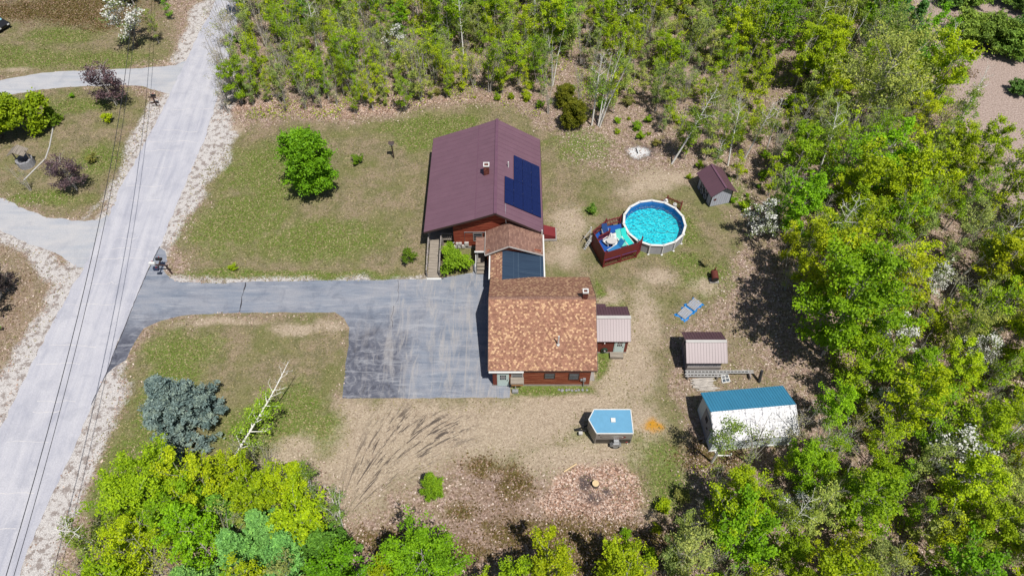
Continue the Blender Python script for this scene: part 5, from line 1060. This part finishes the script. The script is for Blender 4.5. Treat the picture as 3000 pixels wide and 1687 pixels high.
for k, (X, Y, s_, v_) in enumerate(((585, 130, 1.1, 0), (600, 180, 1.2, 1), (578, 205, 1.0, 2), (592, 245, 1.1, 0), (575, 285, .8, 1), (610, 120, 1.2, 2), (605, 60, 1.1, 1))): dplant('bare', X, Y, s_, BUD, 'wispy grey sapling leaning over the right edge of the road', group='saplings over the road edge', var=v_, lean=(0, -.15), rz=0, rad=.5)
n0 = wood([(600, 160), (600, 282), (700, 280), (900, 288), (1060, 278), (1190, 240), (1370, 240), (1380, 160), (1100, 170), (800, 190)], 85, .8, [(.5, 'sapling', YG+PAL, 'slender young sapling', 1), (.25, 'bare', BUD+PAL, 'thin grey budding stem', 1), (.25, 'airy', YG, 'small thin-crowned yellow-green tree', 1.3)], 'in the front row of the wood behind the front lawn', 21, .5, 1.0)
n1 = wood([(640, -160), (605, 60), (590, 240), (700, 262), (900, 272), (1060, 262), (1190, 225), (1370, 228), (1400, 120), (1400, -160)], 250, 1.4, MIX(.22, .04, .28, .01, .22, .13, .07, .01, .02), 'in the wood behind the front lawn, by the road', 1, .6, 1.0)
n2 = wood([(1400, -160), (1400, 150), (1500, 200), (1700, 190), (1900, 190), (2000, 150), (2250, 60), (2260, -160)], 150, 1.5, MIX(.30, .07, .26, .02, .18, .08, .05, .01, .03), 'in the wood at the top, behind the purple-roofed house', 2, .7, 1.1)
n3 = wood([(1190, 235), (1380, 215), (1500, 205), (1900, 195), (1960, 400), (1830, 470), (1720, 425), (1600, 300), (1460, 320), (1330, 270)], 75, 1.3, MIX(.03, .0, .10, .0, .32, .30, .10, .0, .15), 'on the leaf-strewn ground between the house and the top wood', 3, .55, .9)
n4 = wood([(2000, 150), (2250, 60), (2330, 200), (2400, 400), (2600, 560), (2800, 760), (2800, 950), (2100, 950), (2040, 850), (1900, 640), (1900, 560), (1960, 400)], 170, 1.65, MIX(.30, .08, .26, .02, .14, .12, .04, .01, .03), 'in the right wood beyond the pool and small shed', 4, .75, 1.15)
n5 = wood([(2110, 960), (2800, 960), (2700, 1250), (2560, 1560), (1650, 1560), (1660, 1390), (1760, 1290), (1830, 1200), (2010, 1150), (2060, 1060)], 185, 1.35, MIX(.24, .08, .24, .02, .17, .12, .06, .03, .04), 'in the lower right wood below the white outbuilding', 5, .6, .95)
n6 = wood([(340, 1290), (440, 1230), (560, 1210), (700, 1250), (830, 1330), (880, 1400), (940, 1480), (940, 1640), (250, 1640), (240, 1470)], 95, 1.05, MIX(.52, .12, .14, .04, .06, .06, .03, .0, .05), 'in the lower left wood beside the road', 6, .65, .95)
n7 = wood([(940, 1465), (1100, 1480), (1300, 1490), (1480, 1460), (1560, 1440), (1650, 1420), (1650, 1600), (940, 1620)], 34, 1.3, MIX(.45, .1, .12, .0, .12, .1, .03, .0, .08), 'along the bottom edge below the leaf pile', 7, .5, .8)
n8 = wood([(160, -40), (480, -40), (450, 15), (420, 20), (300, 10), (160, 5)], 8, 1.6, [(.5, 'pine', PN, LP_, .8), (.5, 'leafy', BG, LB, .8)], 'at the top left beside the road', 8, .4, .6)
n9 = wood([(580, 285), (700, 275), (1000, 285), (1200, 250), (1380, 270), (1480, 345), (1600, 350), (1800, 520), (1740, 430), (1900, 560), (1860, 640), (1960, 420), (1700, 330), (1380, 220), (1000, 262), (700, 262)], 46, .9, [(1, 'shrub', YG+OLV+BG, 'low green shrub', 1)], 'on the leaf litter along the wood edge', 9, .3, .8)
n10 = wood([(1700, 1200), (1760, 1280), (1650, 1400), (1500, 1440), (1560, 1330), (1640, 1340)], 16, .9, [(1, 'shrub', YG+OLV, 'low green shrub', 1)], 'at the foot of the lower right wood', 10, .4, .9)
print('TREES', n1, n2, n3, n4, n5, n6, n7, n8, n9, n10, sum(CNT.values()), CNT)
# ---------------------------------------------------------------- litter and grass no one could count
def scatter(name, wgt, n, size, cols, label, cat, seed, zoff=.02, elong=1.4, stand=0., zr=.03):
    r = np.random.default_rng(seed); ix = np.where((wgt > .05) & (gx > -75) & (gx < 75) & (gy > 10) & (gy < 95))[0]
    px_ = 1500+CF*gx[ix]/(gy[ix]*math.cos(CP)+CH*math.sin(CP)); ix = ix[(px_ > -60) & (px_ < 3060)]
    pr = wgt[ix]/wgt[ix].sum(); pk = r.choice(ix, n, p=pr); x = gx[pk]+r.uniform(-.3, .3, n); y = gy[pk]+r.uniform(-.3, .3, n)
    c = np.stack([x, y, hgt[pk]+zoff+r.random(n)*zr], 1)
    m_ = N(name); t = m_.attr('tint'); m_.fin(m_.ramp(t, cols), .9, .1)
    me = leaves_mesh(name, c, r.random(n), size, m_.mat, seed, 1.2-stand, elong); o = bpy.data.objects.new(name, me); C.objects.link(o)
    return tag(o, label, cat, kind='stuff')
inside = np.zeros_like(gx, bool)
for (a_, b_, c_, d_) in ((-8, 3, 44, 57.5), (-2.2, 7, 29, 44.5), (6.5, 10.2, 32, 36.5), (14.7, 17.8, 30.5, 33.5), (15.2, 22.6, 23.4, 28), (19, 22.6, 50, 54), (6, 9.5, 24, 26.3)): inside |= (gx > a_) & (gx < b_) & (gy > c_) & (gy < d_)
inside |= np.hypot(gx-PCX, gy-PCY) < PR+.2
for q_ in (DRIVE, DR_UL, DR_ML): inside |= sdist([D(*c) for c in q_], gx, gy) > -.15
inside |= roadd > -.1
clear = (~inside).astype(float)
scatter('fallen_leaves', clear*(np.clip(woodm, 0, 1)*.8+MK['leafpile']*1.2)*(1-.7*np.clip(MK['heather']+MK['char'], 0, 1)), 190000, .11, [(0, S(112, 90, 78)), (.35, S(164, 138, 124)), (.8, S(200, 176, 162)), (1, S(236, 220, 208))], 'brown and pale fallen leaves covering the ground in and around the woods', 'leaves', 1)
scatter('dry_grass', clear*MK['lawn']*(.4+MK['green'])*(1-.9*MK['dirt']), 90000, .09, [(0, S(104, 106, 62)), (.5, S(140, 132, 88)), (1, S(184, 170, 134))], 'short patchy dry and green grass on the lawns', 'grass', 2, .0, 2.2, .8)
scatter('heath_tufts', clear*np.clip(MK['moss']*1.2+MK['heather']*.12, 0, 1), 26000, .11, [(0, S(84, 70, 34)), (.5, S(120, 98, 64)), (1, S(176, 150, 130))], 'low brown and olive heath plants around the clearing edges', 'ground cover', 3, .02, 1.8, .8)

und = np.clip(woodm, 0, 1)*np.clip((vnoise(gx, gy, .45, 21)-.47)*5, 0, 1)*(1+1.5*(gx > 18))*(roadd < -4)*((gy > 64) | (gx > 27) | ((gy < 22) & (gx > 12)))*(gx > -36)*(1-MK['gravel'])
scatter('undergrowth', clear*und, 90000, .11, [(0, (.12, .16, .01, 1)), (.5, (.24, .32, .01, 1)), (1, (.36, .42, .02, 1))], 'low yellow-green undergrowth spread through the woods', 'undergrowth', 5, .03, 1.5, .6, .55)
